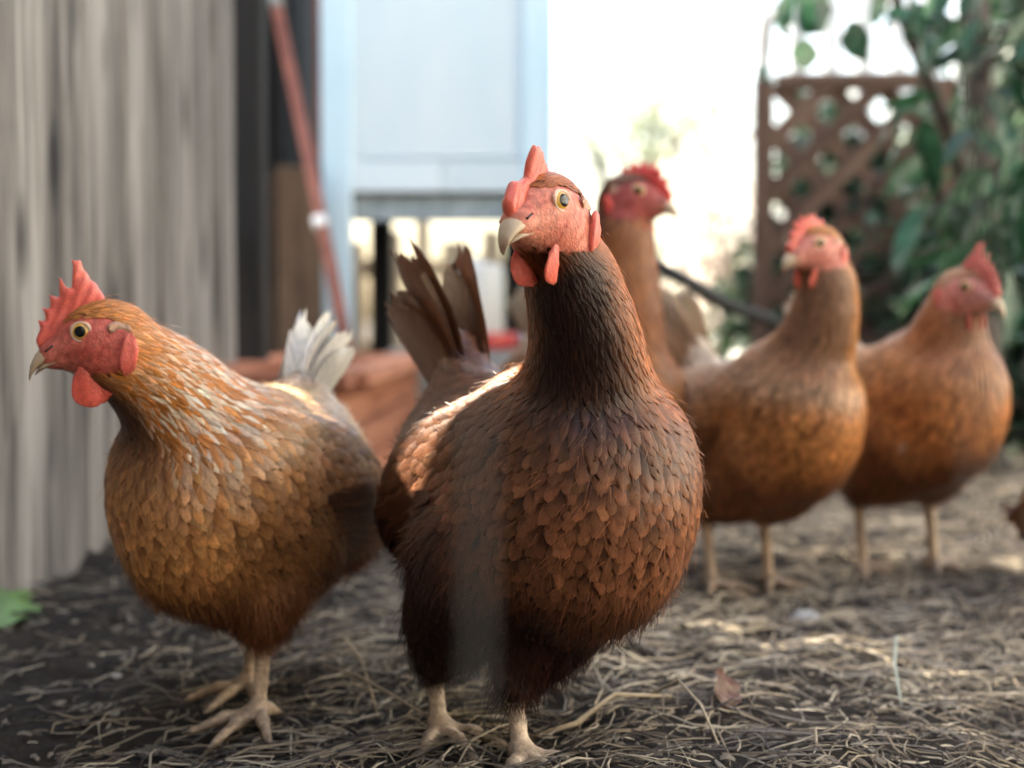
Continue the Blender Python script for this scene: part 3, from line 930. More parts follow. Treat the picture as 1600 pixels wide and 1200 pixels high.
def build_feathers(pos, nrm, dirs, L, W, point, lift, base, tip, edge, rng, field=None, cup=.16, h0=.0004, rough_tip=.05, uid0=0):
    """vanes laid along dirs; field=(G,grad,lo,res) drapes them on the body"""
    n = len(pos); Rn, Cn = len(FE_V), len(FE_U)
    T = dirs - nrm * np.sum(dirs * nrm, axis=1, keepdims=True)
    T /= np.linalg.norm(T, axis=1, keepdims=True) + 1e-9
    B = np.cross(nrm, T)
    v = np.broadcast_to(FE_V[None, :, None], (n, Rn, Cn)).copy()
    u = np.broadcast_to(FE_U[None, None, :], (n, Rn, Cn))
    prof = FE_ROUND[None, :] * (1 - point[:, None]) + FE_POINT[None, :] * point[:, None]
    w = prof[:, :, None] * W[:, None, None] * .5
    vv = v - .07 * u * u * v
    jag = rng.normal(0, rough_tip, (n, Rn, Cn)); jag[:, :4] = 0
    vv = vv + jag
    side = rng.normal(0, .06, (n, 1, 1))
    p = (pos[:, None, None, :] + T[:, None, None, :] * ((vv - .25) * L[:, None, None])[..., None]
         + B[:, None, None, :] * (u * w + side * v * v * L[:, None, None])[..., None])
    h = h0 + lift[:, None, None] * vv * L[:, None, None] - cup * u * u * w * 1.0
    N_ = np.broadcast_to(nrm[:, None, None, :], p.shape)
    if field is not None:
        G, GR, lo, res = field
        for it in range(2):
            d = trilerp(G, lo, res, p)
            gr = trilerp(GR, lo, res, p)
            gr = gr / (np.linalg.norm(gr, axis=-1, keepdims=True) + 1e-9)
            d = np.clip(d, -.02, .025)
            p = p - gr * (d - 0)[..., None]
        p = p + gr * h[..., None]
    else:
        p = p + N_ * h[..., None]
    s = sstep(.45, .92, v); e = sstep(.5, 1.0, np.abs(u)) * sstep(.1, .4, v) * (1 - .55 * sstep(.7, 1.0, v))
    C = base[:, None, None, :] * (1 - s[..., None]) + tip[:, None, None, :] * s[..., None]
    C = C * (1 - e[..., None]) + edge[:, None, None, :] * e[..., None]
    br = np.exp(rng.normal(0, .17, n))[:, None, None, None]
    C = C * br
    UV = np.stack([(u * .5 + .5) * .98 + .01 + (uid0 + np.arange(n))[:, None, None] % 997, v], -1)
    off = (np.arange(n) * Rn * Cn)[:, None, None]
    r = np.arange(Rn - 1)[None, :, None] * Cn; c = np.arange(Cn - 1)[None, None, :]
    a = off + r + c
    F = np.stack([a, a + Cn, a + Cn + 1, a + 1], -1).reshape(-1, 4)
    return p.reshape(-1, 3), F, C.reshape(-1, 3), UV.reshape(-1, 2)

def head_mesh_parts(root, HM, hs, cfg, rng):
    """comb, beak, wattles, lobes and eyes; HM maps head-frame points to hen-local points"""
    red = np.array(cfg.get('red', (.62, .10, .075)))
    def X(p): return HM(np.asarray(p) * hs)
    # comb
    spikes = cfg.get('comb')
    poly = np.array(spikes)
    x0, x1, z0, z1 = poly[:, 0].min() - .004, poly[:, 0].max() + .004, poly[:, 1].min() - .004, poly[:, 1].max() + .004
    res = .0011
    xs = np.arange(x0, x1, res); ys = np.arange(-.008, .008, res); zs = np.arange(z0, z1, res)
    XX, ZZ = np.meshgrid(xs, zs, indexing='ij')
    d2 = np.full(XX.shape, 9.0); ins = np.zeros(XX.shape, bool)
    m = len(poly)
    for i in range(m):
        a, b = poly[i], poly[(i + 1) % m]
        ba = b - a
        t = np.clip(((XX - a[0]) * ba[0] + (ZZ - a[1]) * ba[1]) / (ba @ ba), 0, 1)
        d2 = np.minimum(d2, np.hypot(XX - a[0] - t * ba[0], ZZ - a[1] - t * ba[1]))
        cr = ((a[1] > ZZ) != (b[1] > ZZ)) & (XX < (b[0] - a[0]) * (ZZ - a[1]) / (b[1] - a[1] + 1e-12) + a[0])
        ins ^= cr
    d2 = np.where(ins, -d2, d2)
    zb = np.interp(XX, [-.02, .0, .02, .045], [.022, .019, .012, -.004])
    th = .0036 - .0020 * np.clip((ZZ - zb) / .022, 0, 1)
    ridge = .0005 * np.sin(XX * 900 + ZZ * 500)
    G = np.maximum(d2[:, None, :] + .0016, np.abs(ys)[None, :, None] - (th + ridge)[:, None, :])
    G = -smin(-(d2[:, None, :] + .0009 + 0 * G), -(np.abs(ys)[None, :, None] - (th + ridge)[:, None, :]), .004)
    V, F = surface_net(G, np.array([x0, -.008, z0]), res)
    bendk = cfg.get('comb_bend', 0.0)
    hh = np.clip(V[:, 2] - .014, 0, None)
    V[:, 1] += bendk * hh + .12 * hh * np.sin(V[:, 0] * 160)
    C = red[None, :] * (np.array([1.0, 1, 1]) + .35 * sstep(.02, .045, V[:, 2:3]) * np.array([.35, 1.5, 1.5]))
    link('comb', mesh_np('comb', X(V), F, colr=np.clip(C, 0, 1)), M['comb'], root)
    # beak: two horny halves
    def horn(name, pts, ry, rz, cols, n=14):
        pts = np.array(pts); k = len(pts)
        Vv, Cc = [], []
        for i in range(k):
            for j in range(n):
                a = 2 * math.pi * j / n
                cz = math.sin(a); cy = math.cos(a)
                zz = (cz if cz > 0 else cz * .45) * rz[i]
                Vv.append(pts[i] + np.array([0, cy * ry[i], zz]))
                Cc.append(cols[i])
        Ff = [(i * n + j, i * n + (j + 1) % n, (i + 1) * n + (j + 1) % n, (i + 1) * n + j) for i in range(k - 1) for j in range(n)]
        return link(name, mesh_np(name, X(np.array(Vv)), np.array(Ff), colr=np.array(Cc)), M['beak'], root)
    bk = np.array(cfg.get('beak', (.52, .40, .27))); bd = np.array(cfg.get('beak_dark', (.30, .17, .10)))
    up = horn('upper_beak', [(.020, 0, -.007), (.027, 0, -.006), (.033, 0, -.0075), (.0380, 0, -.0102), (.0418, 0, -.0145), (.0434, 0, -.0188), (.0431, 0, -.0210)],
              [.0100, .0088, .0071, .0054, .0035, .0018, .0003], [.0076, .0074, .0068, .0057, .0042, .0024, .0004],
              [bk * .9, bk, bk * 1.1, bk, bk * .9, bd, bd])
    for s in (-1, 1):
        me = tube_mesh('nostril', [X(np.array([[.0265, s * .0080, -.0015]]))[0], X(np.array([[.0315, s * .0074, -.0040]]))[0]], [.0013 * hs, .0008 * hs], 8)
        link('nostril', me, M['pupil'], up)
    horn('lower_beak', [(.018, 0, -.0112), (.027, 0, -.0108), (.033, 0, -.0122), (.0375, 0, -.0145), (.0400, 0, -.0168)],
         [.0098, .0084, .0064, .0036, .0004], [.0030, .0030, .0028, .002, .0004], [bk * .85, bk * .85, bk * .9, bk * .8, bd])
    # wattles, red ear lobes, white ears
    def lobe(name, c, r, tilt, colr, droop=0.0, n=18):
        k = 12; Vv = []
        for i in range(k + 1):
            ph = math.pi * i / k
            for j in range(n):
                a = 2 * math.pi * j / n
                p = np.array([math.sin(ph) * math.cos(a) * r[0], math.sin(ph) * math.sin(a) * r[1], math.cos(ph) * r[2]])
                p[0] *= 1 + .35 * -math.cos(ph) * droop
                p += rng.normal(0, .00022, 3)
                p[1] += .0012 * math.sin(p[0] * 420 + c[0] * 99)
                Vv.append(p)
        Vv = np.array(Vv) @ (Rx(tilt[0]) @ Ry(tilt[1]) @ Rz(tilt[2])).T + np.array(c)
        Ff = [(i * n + j, (i + 1) * n + j, (i + 1) * n + (j + 1) % n, i * n + (j + 1) % n) for i in range(k) for j in range(n)]
        zt = np.clip((Vv[:, 2] - c[2]) / r[2], -1, 1)[:, None]
        Cc = np.array(colr)[None, :] * (1 - .15 * zt)
        return link(name, mesh_np(name, X(Vv), np.array(Ff), colr=Cc), M['comb'], root)
    wz = cfg.get('wattle', 1.0)
    for s in (-1, 1):
        lobe('wattle', (.009, s * .0085, -.0215 - .004 * wz), (.0100 * wz, .0020, .0120 * wz), (s * -.22, .1, s * .25), red * np.array([1.02, 1.0, 1.0]), 1.0)
        lobe('ear_lobe', (-.0150, s * .0202, -.0120), (.0052, .0030, .0125), (s * -.12, -.25, s * .15), red * np.array([1.0, 1.15, 1.2]), .3)
        lobe('ear_tuft', (-.0120, s * .0174, .0035), (.0068, .0017, .0040), (0, -.25, s * .15), (.50, .30, .20))
        # eye
        ec = np.array([.0085, s * .0113, .0045]); er = .0072
        ax = np.array([.22, s * 1.0, .06]); ax /= np.linalg.norm(ax)
        t1 = np.cross(ax, [0, 0, 1]); t1 /= np.linalg.norm(t1); t2 = np.cross(t1, ax)
        def cap(name, a0, a1, rr, mat, parent, bul=0.0, n=24, k=6):
            Vv = [ec + (ax * math.cos(R(a)) + (t1 * math.cos(f) + t2 * math.sin(f)) * math.sin(R(a))) * rr
                  for a in np.linspace(a0, a1, k) for f in [2 * math.pi * j / n for j in range(n)]]
            Ff = [(i * n + j, i * n + (j + 1) % n, (i + 1) * n + (j + 1) % n, (i + 1) * n + j) for i in range(k - 1) for j in range(n)]
            return link(name, mesh_np(name, X(np.array(Vv)), np.array(Ff)), mat, parent)
        eye = cap('eye', .5, 54, er, M['iris'], root, k=10)
        cap('pupil', .1, 27, er * 1.012, M['pupil'], eye)
        # lid: a soft ring round the opening
        n, k = 28, 10; Vv = []; Cc = []
        for j in range(n):
            f = 2 * math.pi * j / n
            rad = t1 * math.cos(f) + t2 * math.sin(f) * .97
            for i in range(k):
                g_ = 2 * math.pi * i / k
                tr = .00105 + .0003 * math.sin(f * 3)
                q = ec + ax * (er * .66 + math.sin(g_) * tr) + rad * (er * .76 + math.cos(g_) * tr)
                Vv.append(q); Cc.append(np.array(cfg.get('lid', (.66, .44, .32))))
        Ff = [(j * k + i, j * k + (i + 1) % k, ((j + 1) % n) * k + (i + 1) % k, ((j + 1) % n) * k + i) for j in range(n) for i in range(k)]
        link('eyelid', mesh_np('eyelid', X(np.array(Vv)), np.array(Ff), colr=np.array(Cc)), M['comb'], eye)

COMB_A = [(.036, -.004), (.0375, .004), (.034, .010), (.0355, .018), (.030, .015), (.0325, .026), (.0265, .022), (.0275, .034), (.0205, .028), (.0190, .0450),
          (.0125, .032), (.0105, .0500), (.003, .0475), (-.0005, .036), (-.004, .031), (-.008, .020), (-.004, .014), (.012, .012), (.022, .002)]
COMB_TALL = [(.036, -.004), (.0375, .005), (.033, .010), (.034, .017), (.028, .016), (.029, .027), (.0225, .024), (.023, .040), (.0155, .031), (.013, .050),
             (.006, .036), (.003, .049), (-.004, .043), (-.006, .031), (-.011, .029), (-.012, .019), (-.004, .014), (.012, .012), (.022, .002)]
COMB_ROUND = [(.036, -.004), (.0375, .005), (.032, .011), (.033, .020), (.026, .019), (.027, .030), (.020, .027), (.018, .036), (.012, .029), (.009, .036),
              (.003, .029), (-.002, .034), (-.006, .026), (-.013, .028), (-.014, .019), (-.006, .014), (.012, .012), (.022, .002)]

COMB_UP = [(0.0360, -0.0040), (0.0385, 0.0060), (0.0340, 0.0130), (0.0300, 0.0170), (0.0235, 0.0165), (0.0185, 0.0188), (0.0175, 0.0270), (0.0160, 0.0328), (0.0130, 0.0381), (0.0105, 0.0340), (0.0080, 0.0377),
           (0.0045, 0.0319), (0.0020, 0.0315), (0.0000, 0.0270), (-0.0030, 0.0258), (-0.0060, 0.0188), (-0.0020, 0.0140), (0.0120, 0.0120), (0.0220, 0.0020)]

def wob(p, seed, f):
    r = np.random.default_rng(seed)
    o = np.zeros(len(p))
    for k in range(7):
        o += np.sin(p @ (r.normal(size=3) * f * (1 + k * .35)) + r.uniform(0, 6.3))
    return o / 3.0

def face_weight(hl):
    x, z = hl[:, 0], hl[:, 2]
    zt = np.interp(x, [-.02, -.012, 0, .010, .022, .05], [.004, .009, .0135, .0150, .0135, .010])
    zb = np.interp(x, [-.02, -.010, .004, .02, .05], [-.021, -.023, -.0235, -.020, -.018])
    m = np.minimum(np.minimum(x + .0195, zt - z), z - zb)
    m = np.where(x > .05, -1, m)
    return sstep(-.0035, .0035, m + .0007 * wob(hl, 5, 300))

def make_hen(label, root_xy, theta, cfg, seed):
    rng = np.random.default_rng(seed)
    s = cfg.get('scale', 1.0)
    dz = cfg.get('drop', 0.0)
    res = cfg.get('res', .004)
    root = empty('hen', (root_xy[0], root_xy[1], 0), R(theta))
    root.scale = (s, s, s)
    tag(root, label, 'hen', 'brown hens in the run')
    head = np.array(cfg['head'], float)
    HR = Rz(R(cfg['yaw'])) @ Ry(R(cfg['pitch'])) @ Rx(R(cfg.get('roll', 0)))
    hs = cfg.get('hs', 1.0)
    HM = lambda q: q @ HR.T + head
    bw, bl = cfg.get('bw', 1.0), cfg.get('bl', 1.0)
    tilt = Ry(R(cfg.get('body_pitch', 0)))
    bc = np.array([0, 0, .160 - dz + cfg.get('raise', 0.0)])
    def B_(x, y, z): return tilt @ np.array([x * bl, y * bw, z - .160]) + bc
    pr = []
    def E(c, r, flow, reg, k=.03, rot=None): pr.append(dict(t='e', c=c, r=r, k=k, rot=rot, flow=np.array(flow, float), reg=reg))
    def K(a, b, ra, rb, flow, reg, k=.02): pr.append(dict(t='c', a=np.array(a), b=np.array(b), ra=ra, rb=rb, k=k, flow=np.array(flow, float), reg=reg))
    # torso
    E(B_(.044, 0, .164), (.072 * bl, .067 * bw, .070), (-.45, 0, -.75), 'breast', .04, tilt)
    K(B_(.046, 0, .122), B_(-.020, 0, .108), .046 * bw * cfg.get('keel', 1.0), .042 * bw * cfg.get('keel', 1.0), (-.55, 0, -.5), 'breast', .04)
    E(B_(-.03, 0, .170), (.110 * bl, .065 * bw, .060), (-1, 0, -.16), 'body', .045, tilt)
    E(B_(-.082, 0, .158), (.062 * bl, .054 * bw, .058), (-1, 0, -.12), 'rump', .045, tilt)
    K(B_(-.045, 0, .128), B_(-.085, 0, .132), .046 * bw, .038 * bw, (-.8, 0, -.5), 'rump', .035)
    hz = cfg.get('hock', .056)
    wing_pr = []
    for sd_ in (-1, 1):
        wr = tilt @ Rz(sd_ * -.13) @ Ry(-.20)
        wg = cfg.get('wing', 1.0)
        E(B_(-.026, sd_ * .058 * bw, .168 - .010 * (wg - 1) * 5), (.090 * bl * wg, .0165 * wg, .046 * wg), (-1, 0, -.22), 'wing', .007, wr)
        # thighs
        fx, fy = cfg['feet'][0 if sd_ > 0 else 1]
        hockz = hz - .002 if not dz else max(.015, hz - dz)
        hock = np.array([fx - .010, fy, hockz])
        top_ = B_(.0, sd_ * .036 * bw + cfg.get('hip', 0.0), .122)
        K(top_, top_ * .42 + hock * .58 + np.array([.004, 0, .006]), .040, .026, (-.2, 0, -1), 'thigh', .022)
        K(top_ * .42 + hock * .58 + np.array([.004, 0, .006]), hock + np.array([.003, 0, .010]), .026, .0125, (-.15, 0, -1), 'thigh', .012)
    # neck
    nb = B_(.056, 0, .196)
    back = HR @ np.array([-1, 0, 0.]); 
    nt_ = head + HR @ np.array([-.010, 0, -.012]) * hs
    mid = (nb * .5 + nt_ * .5) + np.array(cfg.get('neck_bow', (.0, 0, .0)))
    cv = [np.array(b) for b in bez(nb, mid * 2 - (nb + nt_) / 2, nt_, 6)]
    rr = np.interp(np.linspace(0, 1, 6), [0, .25, .6, 1], [.0385, .0325, .0260, .0192]) * cfg.get('neck_w', 1.0)
    for i in range(5):
        K(cv[i], cv[i + 1], rr[i], rr[i + 1], cv[i] - cv[i + 1], ('neck', (4.5 - i) / 5), .014)
    hflow = HR @ np.array([-1, 0, -.35])
    E(HM(np.array([[-.003, 0, 0]]) * hs)[0], np.array([.0265, .0178, .0215]) * hs, hflow, 'head', .012, HR)
    # cheeks / face
    K(HM(np.array([[.006, 0, -.004]]) * hs)[0], HM(np.array([[.027, 0, -.006]]) * hs)[0], .0158 * hs, .0095 * hs, hflow, 'face', .010)
    K(HM(np.array([[.002, 0, -.012]]) * hs)[0], HM(np.array([[-.004, 0, -.016]]) * hs)[0], .0125 * hs, .0125 * hs, hflow, 'face', .010)
    # tail base
    td = cfg.get('tail_dir', (-.62, 0, .78)); td = np.array(td) / np.linalg.norm(td)
    t0 = B_(-.104, 0, .190); t1_ = t0 + td * .068 * cfg.get('tail_len', 1.0)
    K(B_(-.072, 0, .182), t0, .044, .034, (-.8, 0, .45), 'saddle', .04)
    tw = cfg.get('tail_w', 1.0)
    K(t0, t1_, .036, .012, td, 'tail', .03)
    body_pr = list(pr)
    # shanks and toes
    leg_pr = []
    def LK(a, b, ra, rb, k=.005): leg_pr.append(dict(t='c', a=np.array(a, float), b=np.array(b, float), ra=ra, rb=rb, k=k, reg='leg'))
    if not dz:
        for sd_ in (1, -1):
            fx, fy = cfg['feet'][0 if sd_ > 0 else 1]
            lift = cfg.get('lift', (0, 0))[0 if sd_ > 0 else 1]
            hock = np.array([fx - .010, fy, hz]); ank = np.array([fx, fy, .012 + lift])
            LK(hock + [0.003, 0, .012], hock, .0080, .0066, .01); LK(hock, ank, .0058, .0050, .006); LK(ank, ank + [.002, 0, -.002], .0066, .0066)
            for a, ln in ((0, .055), (R(38), .046), (R(-38), .046), (R(172), .022)):
                d = np.array([math.cos(a), math.sin(a), 0])
                if lift: d = d * .8 + np.array([0, 0, -.35])
                m_ = ank + d * ln * .5 + [0, 0, -.001]; e_ = ank + d * ln + [0, 0, -.0065 if not lift else 0]
                LK(ank, m_, .0044, .0040); LK(m_, e_, .0040, .0031)
                LK(e_, e_ + d * .012 + [0, 0, -.002], .0026, .0008, .001); leg_pr[-1]['reg'] = 'claw'
    G, lo, res = sdf_grid(pr + leg_pr, res)
    V, F = surface_net(G, lo, res, 0.0)
    Gb, lob, _ = sdf_grid(body_pr, res, .04)
    GR = np.stack(np.gradient(Gb, res), axis=-1)
    for it in range(2):                                     # settle the verts on the surface
        gr = np.stack(np.gradient(G, res), -1) if it == 0 else gr
        d = trilerp(G, lo, res, V); g_ = trilerp(gr, lo, res, V)
        V = V - g_ / (np.linalg.norm(g_, axis=1, keepdims=True) + 1e-9) * np.clip(d, -res, res)[:, None]
    gv = trilerp(gr, lo, res, V); gv /= np.linalg.norm(gv, axis=1, keepdims=True) + 1e-9
    # colours of skin
    D = np.stack([prim_eval(q, V) for q in pr + leg_pr], 1)
    isleg = D[:, len(pr):].min(1) < D[:, :len(pr)].min(1) + .001 if leg_pr else np.zeros(len(V), bool)
    hl = (V - head) @ HR / hs
    fw = face_weight(hl)
    red = np.array(cfg.get('face', (.50, .13, .10)))
    under = np.array(cfg['under'])
    C = np.tile(under, (len(V), 1))
    eyed = np.hypot(hl[:, 0] - .0085, hl[:, 2] - .0045)
    mott = wob(hl, 8, 420)[:, None] * .30 + wob(hl, 9, 1300)[:, None] * .20 + (.22 * np.sin(eyed * 2600) * sstep(.014, .007, eyed))[:, None]
    fc = red[None, :] * (1 + mott * np.array([.5, 1.0, 1.0])) + sstep(.02, .0, np.linalg.norm(hl - np.array([.024, 0, -.012]), axis=1))[:, None] * np.array([.10, .10, .07])
    C = C * (1 - fw[:, None]) + np.clip(fc, 0, 1) * fw[:, None]
    if leg_pr:
        legc = np.array(cfg.get('leg', (.50, .36, .24)))
        lc = legc[None, :] * (1 + .14 * np.sin(V[:, 2:3] * 1500 + V[:, 0:1] * 700) + .12 * wob(V, 21, 160)[:, None])
        mud = sstep(.020, .004, V[:, 2] + .004 * wob(V, 22, 120))[:, None]
        lc = lc * (1 - .55 * mud) + np.array([.07, .055, .042]) * .55 * mud
        claw = np.array([q_['reg'] == 'claw' for q_ in leg_pr])[D[:, len(pr):].argmin(1)]
        lc[claw] = (.20, .15, .11)
        C[isleg] = np.clip(lc, 0, 1)[isleg]
    sink = np.where(isleg, 0.0, .0018 * (1 - fw))
    body = link('body', mesh_np('body', V - gv * sink[:, None], F, colr=C), M['skin'], root)
    # ---- plumage
    fa = V[F]; cen = fa.mean(1)
    area = .5 * np.linalg.norm(np.cross(fa[:, 2] - fa[:, 0], fa[:, 3] - fa[:, 1]), axis=1)
    ncand = cfg.get('cand', 26000)
    pick = rng.choice(len(F), ncand, p=area / area.sum())
    r1, r2 = rng.random((2, ncand, 1))
    q = fa[pick]
    pts = (q[:, 0] * (1 - r1) + q[:, 1] * r1) * (1 - r2) + (q[:, 3] * (1 - r1) + q[:, 2] * r1) * r2
    d = trilerp(Gb, lob, res, pts)
    pts = pts[np.abs(d) < .004]
    nr = trilerp(GR, lob, res, pts); nr /= np.linalg.norm(nr, axis=1, keepdims=True) + 1e-9
    hl = (pts - head) @ HR / hs
    fwp = face_weight(hl)
    isface = (rng.random(len(pts)) < fwp * cfg.get('bald', 1.0)) | (hl[:, 0] > .026) & (np.linalg.norm(hl, axis=1) < .05)
    pts, nr, fwp = pts[~isface], nr[~isface], fwp[~isface]
    D = np.stack([prim_eval(q_, pts) for q_ in body_pr], 1)
    w = np.exp(-np.clip(D - D.min(1, keepdims=True), 0, .2) / .010)
    w /= w.sum(1, keepdims=True)
    flow = w @ np.stack([q_['flow'] / np.linalg.norm(q_['flow']) for q_ in body_pr])
    def rw(f): return w @ np.array([f(q_['reg']) for q_ in body_pr], float)
    isn = lambda r_: isinstance(r_, tuple)
    SZ = {'breast': (.025, .0125), 'body': (.034, .018), 'rump': (.036, .016), 'wing': (.040, .018), 'thigh': (.024, .012), 'head': (.009, .0032), 'face': (.008, .003), 'saddle': (.040, .014), 'tail': (.060, .017)}
    L = rw(lambda r_: .012 + .030 * r_[1] if isn(r_) else SZ[r_][0])
    W = rw(lambda r_: .0036 + .0046 * r_[1] if isn(r_) else SZ[r_][1])
    point = rw(lambda r_: 1.0 if isn(r_) else {'head': 1, 'face': 1, 'saddle': .6, 'rump': .4, 'thigh': .5}.get(r_, 0.0))
    lift = rw(lambda r_: .045 if isn(r_) else {'breast': .06, 'thigh': .10, 'rump': .10}.get(r_, .055))
    neckw = rw(lambda r_: 1.0 if isn(r_) or r_ in ('head', 'face') else 0.0)
    neckt = rw(lambda r_: r_[1] if isn(r_) else 0.0) / np.maximum(rw(lambda r_: 1.0 if isn(r_) else 0.0), .05)
    tailw = rw(lambda r_: 1.0 if r_ == 'tail' else (.45 if r_ == 'saddle' else 0.0)) if True else 0
    wingw = rw(lambda r_: 1.0 if r_ == 'wing' else 0.0)
    lowt = rw(lambda r_: 1.0 if r_ in ('thigh', 'rump') else 0.0)
    # long quills towards the back of the folded wing
    rearw = wingw * sstep(-.02, -.09, pts[:, 0])
    L = L + rearw * .035
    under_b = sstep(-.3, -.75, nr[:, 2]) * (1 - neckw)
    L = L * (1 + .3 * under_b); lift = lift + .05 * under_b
    sz = cfg.get('fsize', 1.0)
    L, W = L * sz * (1 - .45 * fwp), W * sz * (1 - .6 * fwp)
    pts0, nr0, flow0, neck0, low0 = pts, nr, flow, neckw, np.clip(lowt + under_b, 0, 1)
    fw0 = fwp
    keep = poisson(pts, W * np.where(neckw > .5, .44, .42) * cfg.get('spacing', 1.0), rng)
    pts, nr, flow, L, W, point, lift, neckw, neckt, tailw, wingw, lowt, under_b, rearw = [a_[keep] for a_ in (pts, nr, flow, L, W, point, lift, neckw, neckt, tailw, wingw, lowt, under_b, rearw)]
    n = len(pts)
    flow = flow + rng.normal(0, .07, (n, 3))
    # colours
    ck = {k_: np.array(v_, float) for k_, v_ in cfg['col'].items()}
    def mixc(a, b, t): return a * (1 - t[:, None]) + b * t[:, None]
    fb = np.clip((pts - np.array(cv[3])) @ np.array([1, 0, 0.]) / .03, -1, 1)
    # how far a neck feather sits to the front (throat) rather than the nape
    axis_x = HR @ np.array([1, 0, 0.]); tx_ = cfg.get('throat_turn', .4); fwd = np.array([1., 0, 0]) * (1 - tx_) + axis_x * tx_
    front = np.clip(nr @ (fwd / np.linalg.norm(fwd)) * .5 + .5, 0, 1)
    thr = sstep(cfg.get('throat', (.55, .85))[0], cfg.get('throat', (.55, .85))[1], front)
    hlz = ((pts - head) @ HR / hs); thr = thr * (1 - sstep(-.012, .0, hlz[:, 2]) * (np.linalg.norm(hlz, axis=1) < .045))
    one = np.ones(n)
    base = np.tile(ck['breast'], (n, 1)); tip = np.tile(ck['breast_tip'], (n, 1)); edge = np.tile(ck['breast_edge'], (n, 1))  # dark breast roots and edges put gap shade between feathers into the colour
    bk_ = sstep(.1, .6, nr[:, 2]) * (1 - neckw) + sstep(.02, -.08, pts[:, 0]) * .6
    bk_ = np.clip(bk_, 0, 1)
    base = mixc(base, ck['back'], bk_); tip = mixc(tip, ck['back_tip'], bk_); edge = mixc(edge, ck['back_tip'], bk_)
    base = mixc(base, ck['wing'], wingw); tip = mixc(tip, ck['wing_tip'], wingw); edge = mixc(edge, ck['wing_tip'], wingw)
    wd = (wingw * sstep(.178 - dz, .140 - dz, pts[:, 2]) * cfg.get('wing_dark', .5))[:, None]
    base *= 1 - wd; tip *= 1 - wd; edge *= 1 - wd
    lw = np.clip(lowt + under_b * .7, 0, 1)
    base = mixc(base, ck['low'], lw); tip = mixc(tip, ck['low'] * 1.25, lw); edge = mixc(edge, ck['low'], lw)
    nkb = mixc(np.tile(ck['nape'], (n, 1)), np.tile(ck['throat'], (n, 1)), thr)
    nke = mixc(np.tile(ck['nape_edge'], (n, 1)), np.tile(ck['throat'] * 1.3, (n, 1)), thr)
    st_ = sstep(cfg.get('stripe', (2, 3))[0], cfg.get('stripe', (2, 3))[1], neckt) * (1 - thr)
    if 'stripe_col' in ck:
        nkb = mixc(nkb, np.tile(ck['stripe_col'], (n, 1)), st_ * rng.choice([0, 0, .6, 1.0], n))
    base = mixc(base, nkb, neckw); edge = mixc(edge, nke, neckw); tip = mixc(tip, nkb * 1.1, neckw)
    base = mixc(base, ck['tail'], tailw); tip = mixc(tip, ck['tail_tip'], tailw); edge = mixc(edge, ck['tail'], tailw)
    hue = 1 + rng.normal(0, .10, (n, 1)) + rng.normal(0, .02, (n, 3)); base = base * hue; tip = tip * hue; edge = edge * hue
    white = rng.random(n) < cfg.get('white', .004)
    white &= neckw < .3
    for a_ in (base, tip, edge): a_[white] = (.50, .42, .33)
    field = (Gb, GR, lob, res)
    sets = {'hackle_feathers': neckw > .5, 'tail_coverts': (tailw > .4) & (neckw <= .5), 'wing_feathers': (wingw > .5) & (tailw <= .4)}
    rest = ~(sets['hackle_feathers'] | sets['tail_coverts'] | sets['wing_feathers'])
    sets['breast_feathers'] = rest & (pts[:, 0] > 0) & (lowt < .5)
    sets['fluff_feathers'] = rest & (lowt >= .5)
    sets['back_feathers'] = rest & ~sets['breast_feathers'] & ~sets['fluff_feathers']
    uid = 0
    for nm, mk in sets.items():
        if not mk.any(): continue
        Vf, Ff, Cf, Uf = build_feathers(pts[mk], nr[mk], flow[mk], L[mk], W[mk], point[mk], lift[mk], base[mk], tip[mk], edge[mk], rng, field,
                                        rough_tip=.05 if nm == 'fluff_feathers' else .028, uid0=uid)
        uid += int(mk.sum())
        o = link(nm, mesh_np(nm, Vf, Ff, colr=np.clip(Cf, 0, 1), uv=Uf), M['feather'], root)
        o['kind'] = 'stuff'
    # ---- loose barbs standing off the vanes, finer than can be told apart
    from mathutils.kdtree import KDTree
    nb_ = cfg.get('barbs', 9000)
    wgt = (.25 + low0 * 2.4 + .15 * (1 - neck0)) * (1 - .45 * fw0)
    sel = rng.choice(len(pts0), nb_, p=wgt / wgt.sum())
    kd = KDTree(len(pts))
    for i_, p_ in enumerate(pts.tolist()): kd.insert(p_, i_)
    kd.balance()
    near_ = np.array([kd.find(p_)[1] for p_ in pts0[sel].tolist()])
    q0, n0, f0, l0 = pts0[sel] + rng.normal(0, .0015, (nb_, 3)), nr0[sel], flow0[sel] + rng.normal(0, .28, (nb_, 3)), low0[sel]
    T0 = f0 - n0 * np.sum(f0 * n0, 1, keepdims=True); T0 /= np.linalg.norm(T0, axis=1, keepdims=True) + 1e-9
    B0 = np.cross(n0, T0)
    Lb = rng.uniform(.006, .013, nb_) * (1 + .7 * l0) * np.where(neck0[sel] > .5, .9, 1.0) * (1 - .72 * fw0[sel])
    up_ = rng.uniform(.05, .28, nb_) * (1 + .8 * l0)
    Vb = []
    for v_ in (0, .5, 1.0):
        c_ = q0 + T0 * (v_ * Lb)[:, None] + n0 * (.0012 + L[near_] * .03 + v_ * Lb * up_ - (v_ * Lb) ** 2 / .16)[:, None]
        wv_ = (.00024 * (1 - .7 * v_))
        Vb += [c_ - B0 * wv_, c_ + B0 * wv_]
    Vb = np.stack(Vb, 1).reshape(-1, 3)
    o6 = (np.arange(nb_) * 6)[:, None]
    Fb = np.concatenate([o6 + np.array([0, 1, 3, 2]), o6 + np.array([2, 3, 5, 4])])
    cb_ = tip[near_] * rng.uniform(.5, 1.5, (nb_, 1))
    Cb = np.repeat(cb_, 6, axis=0)
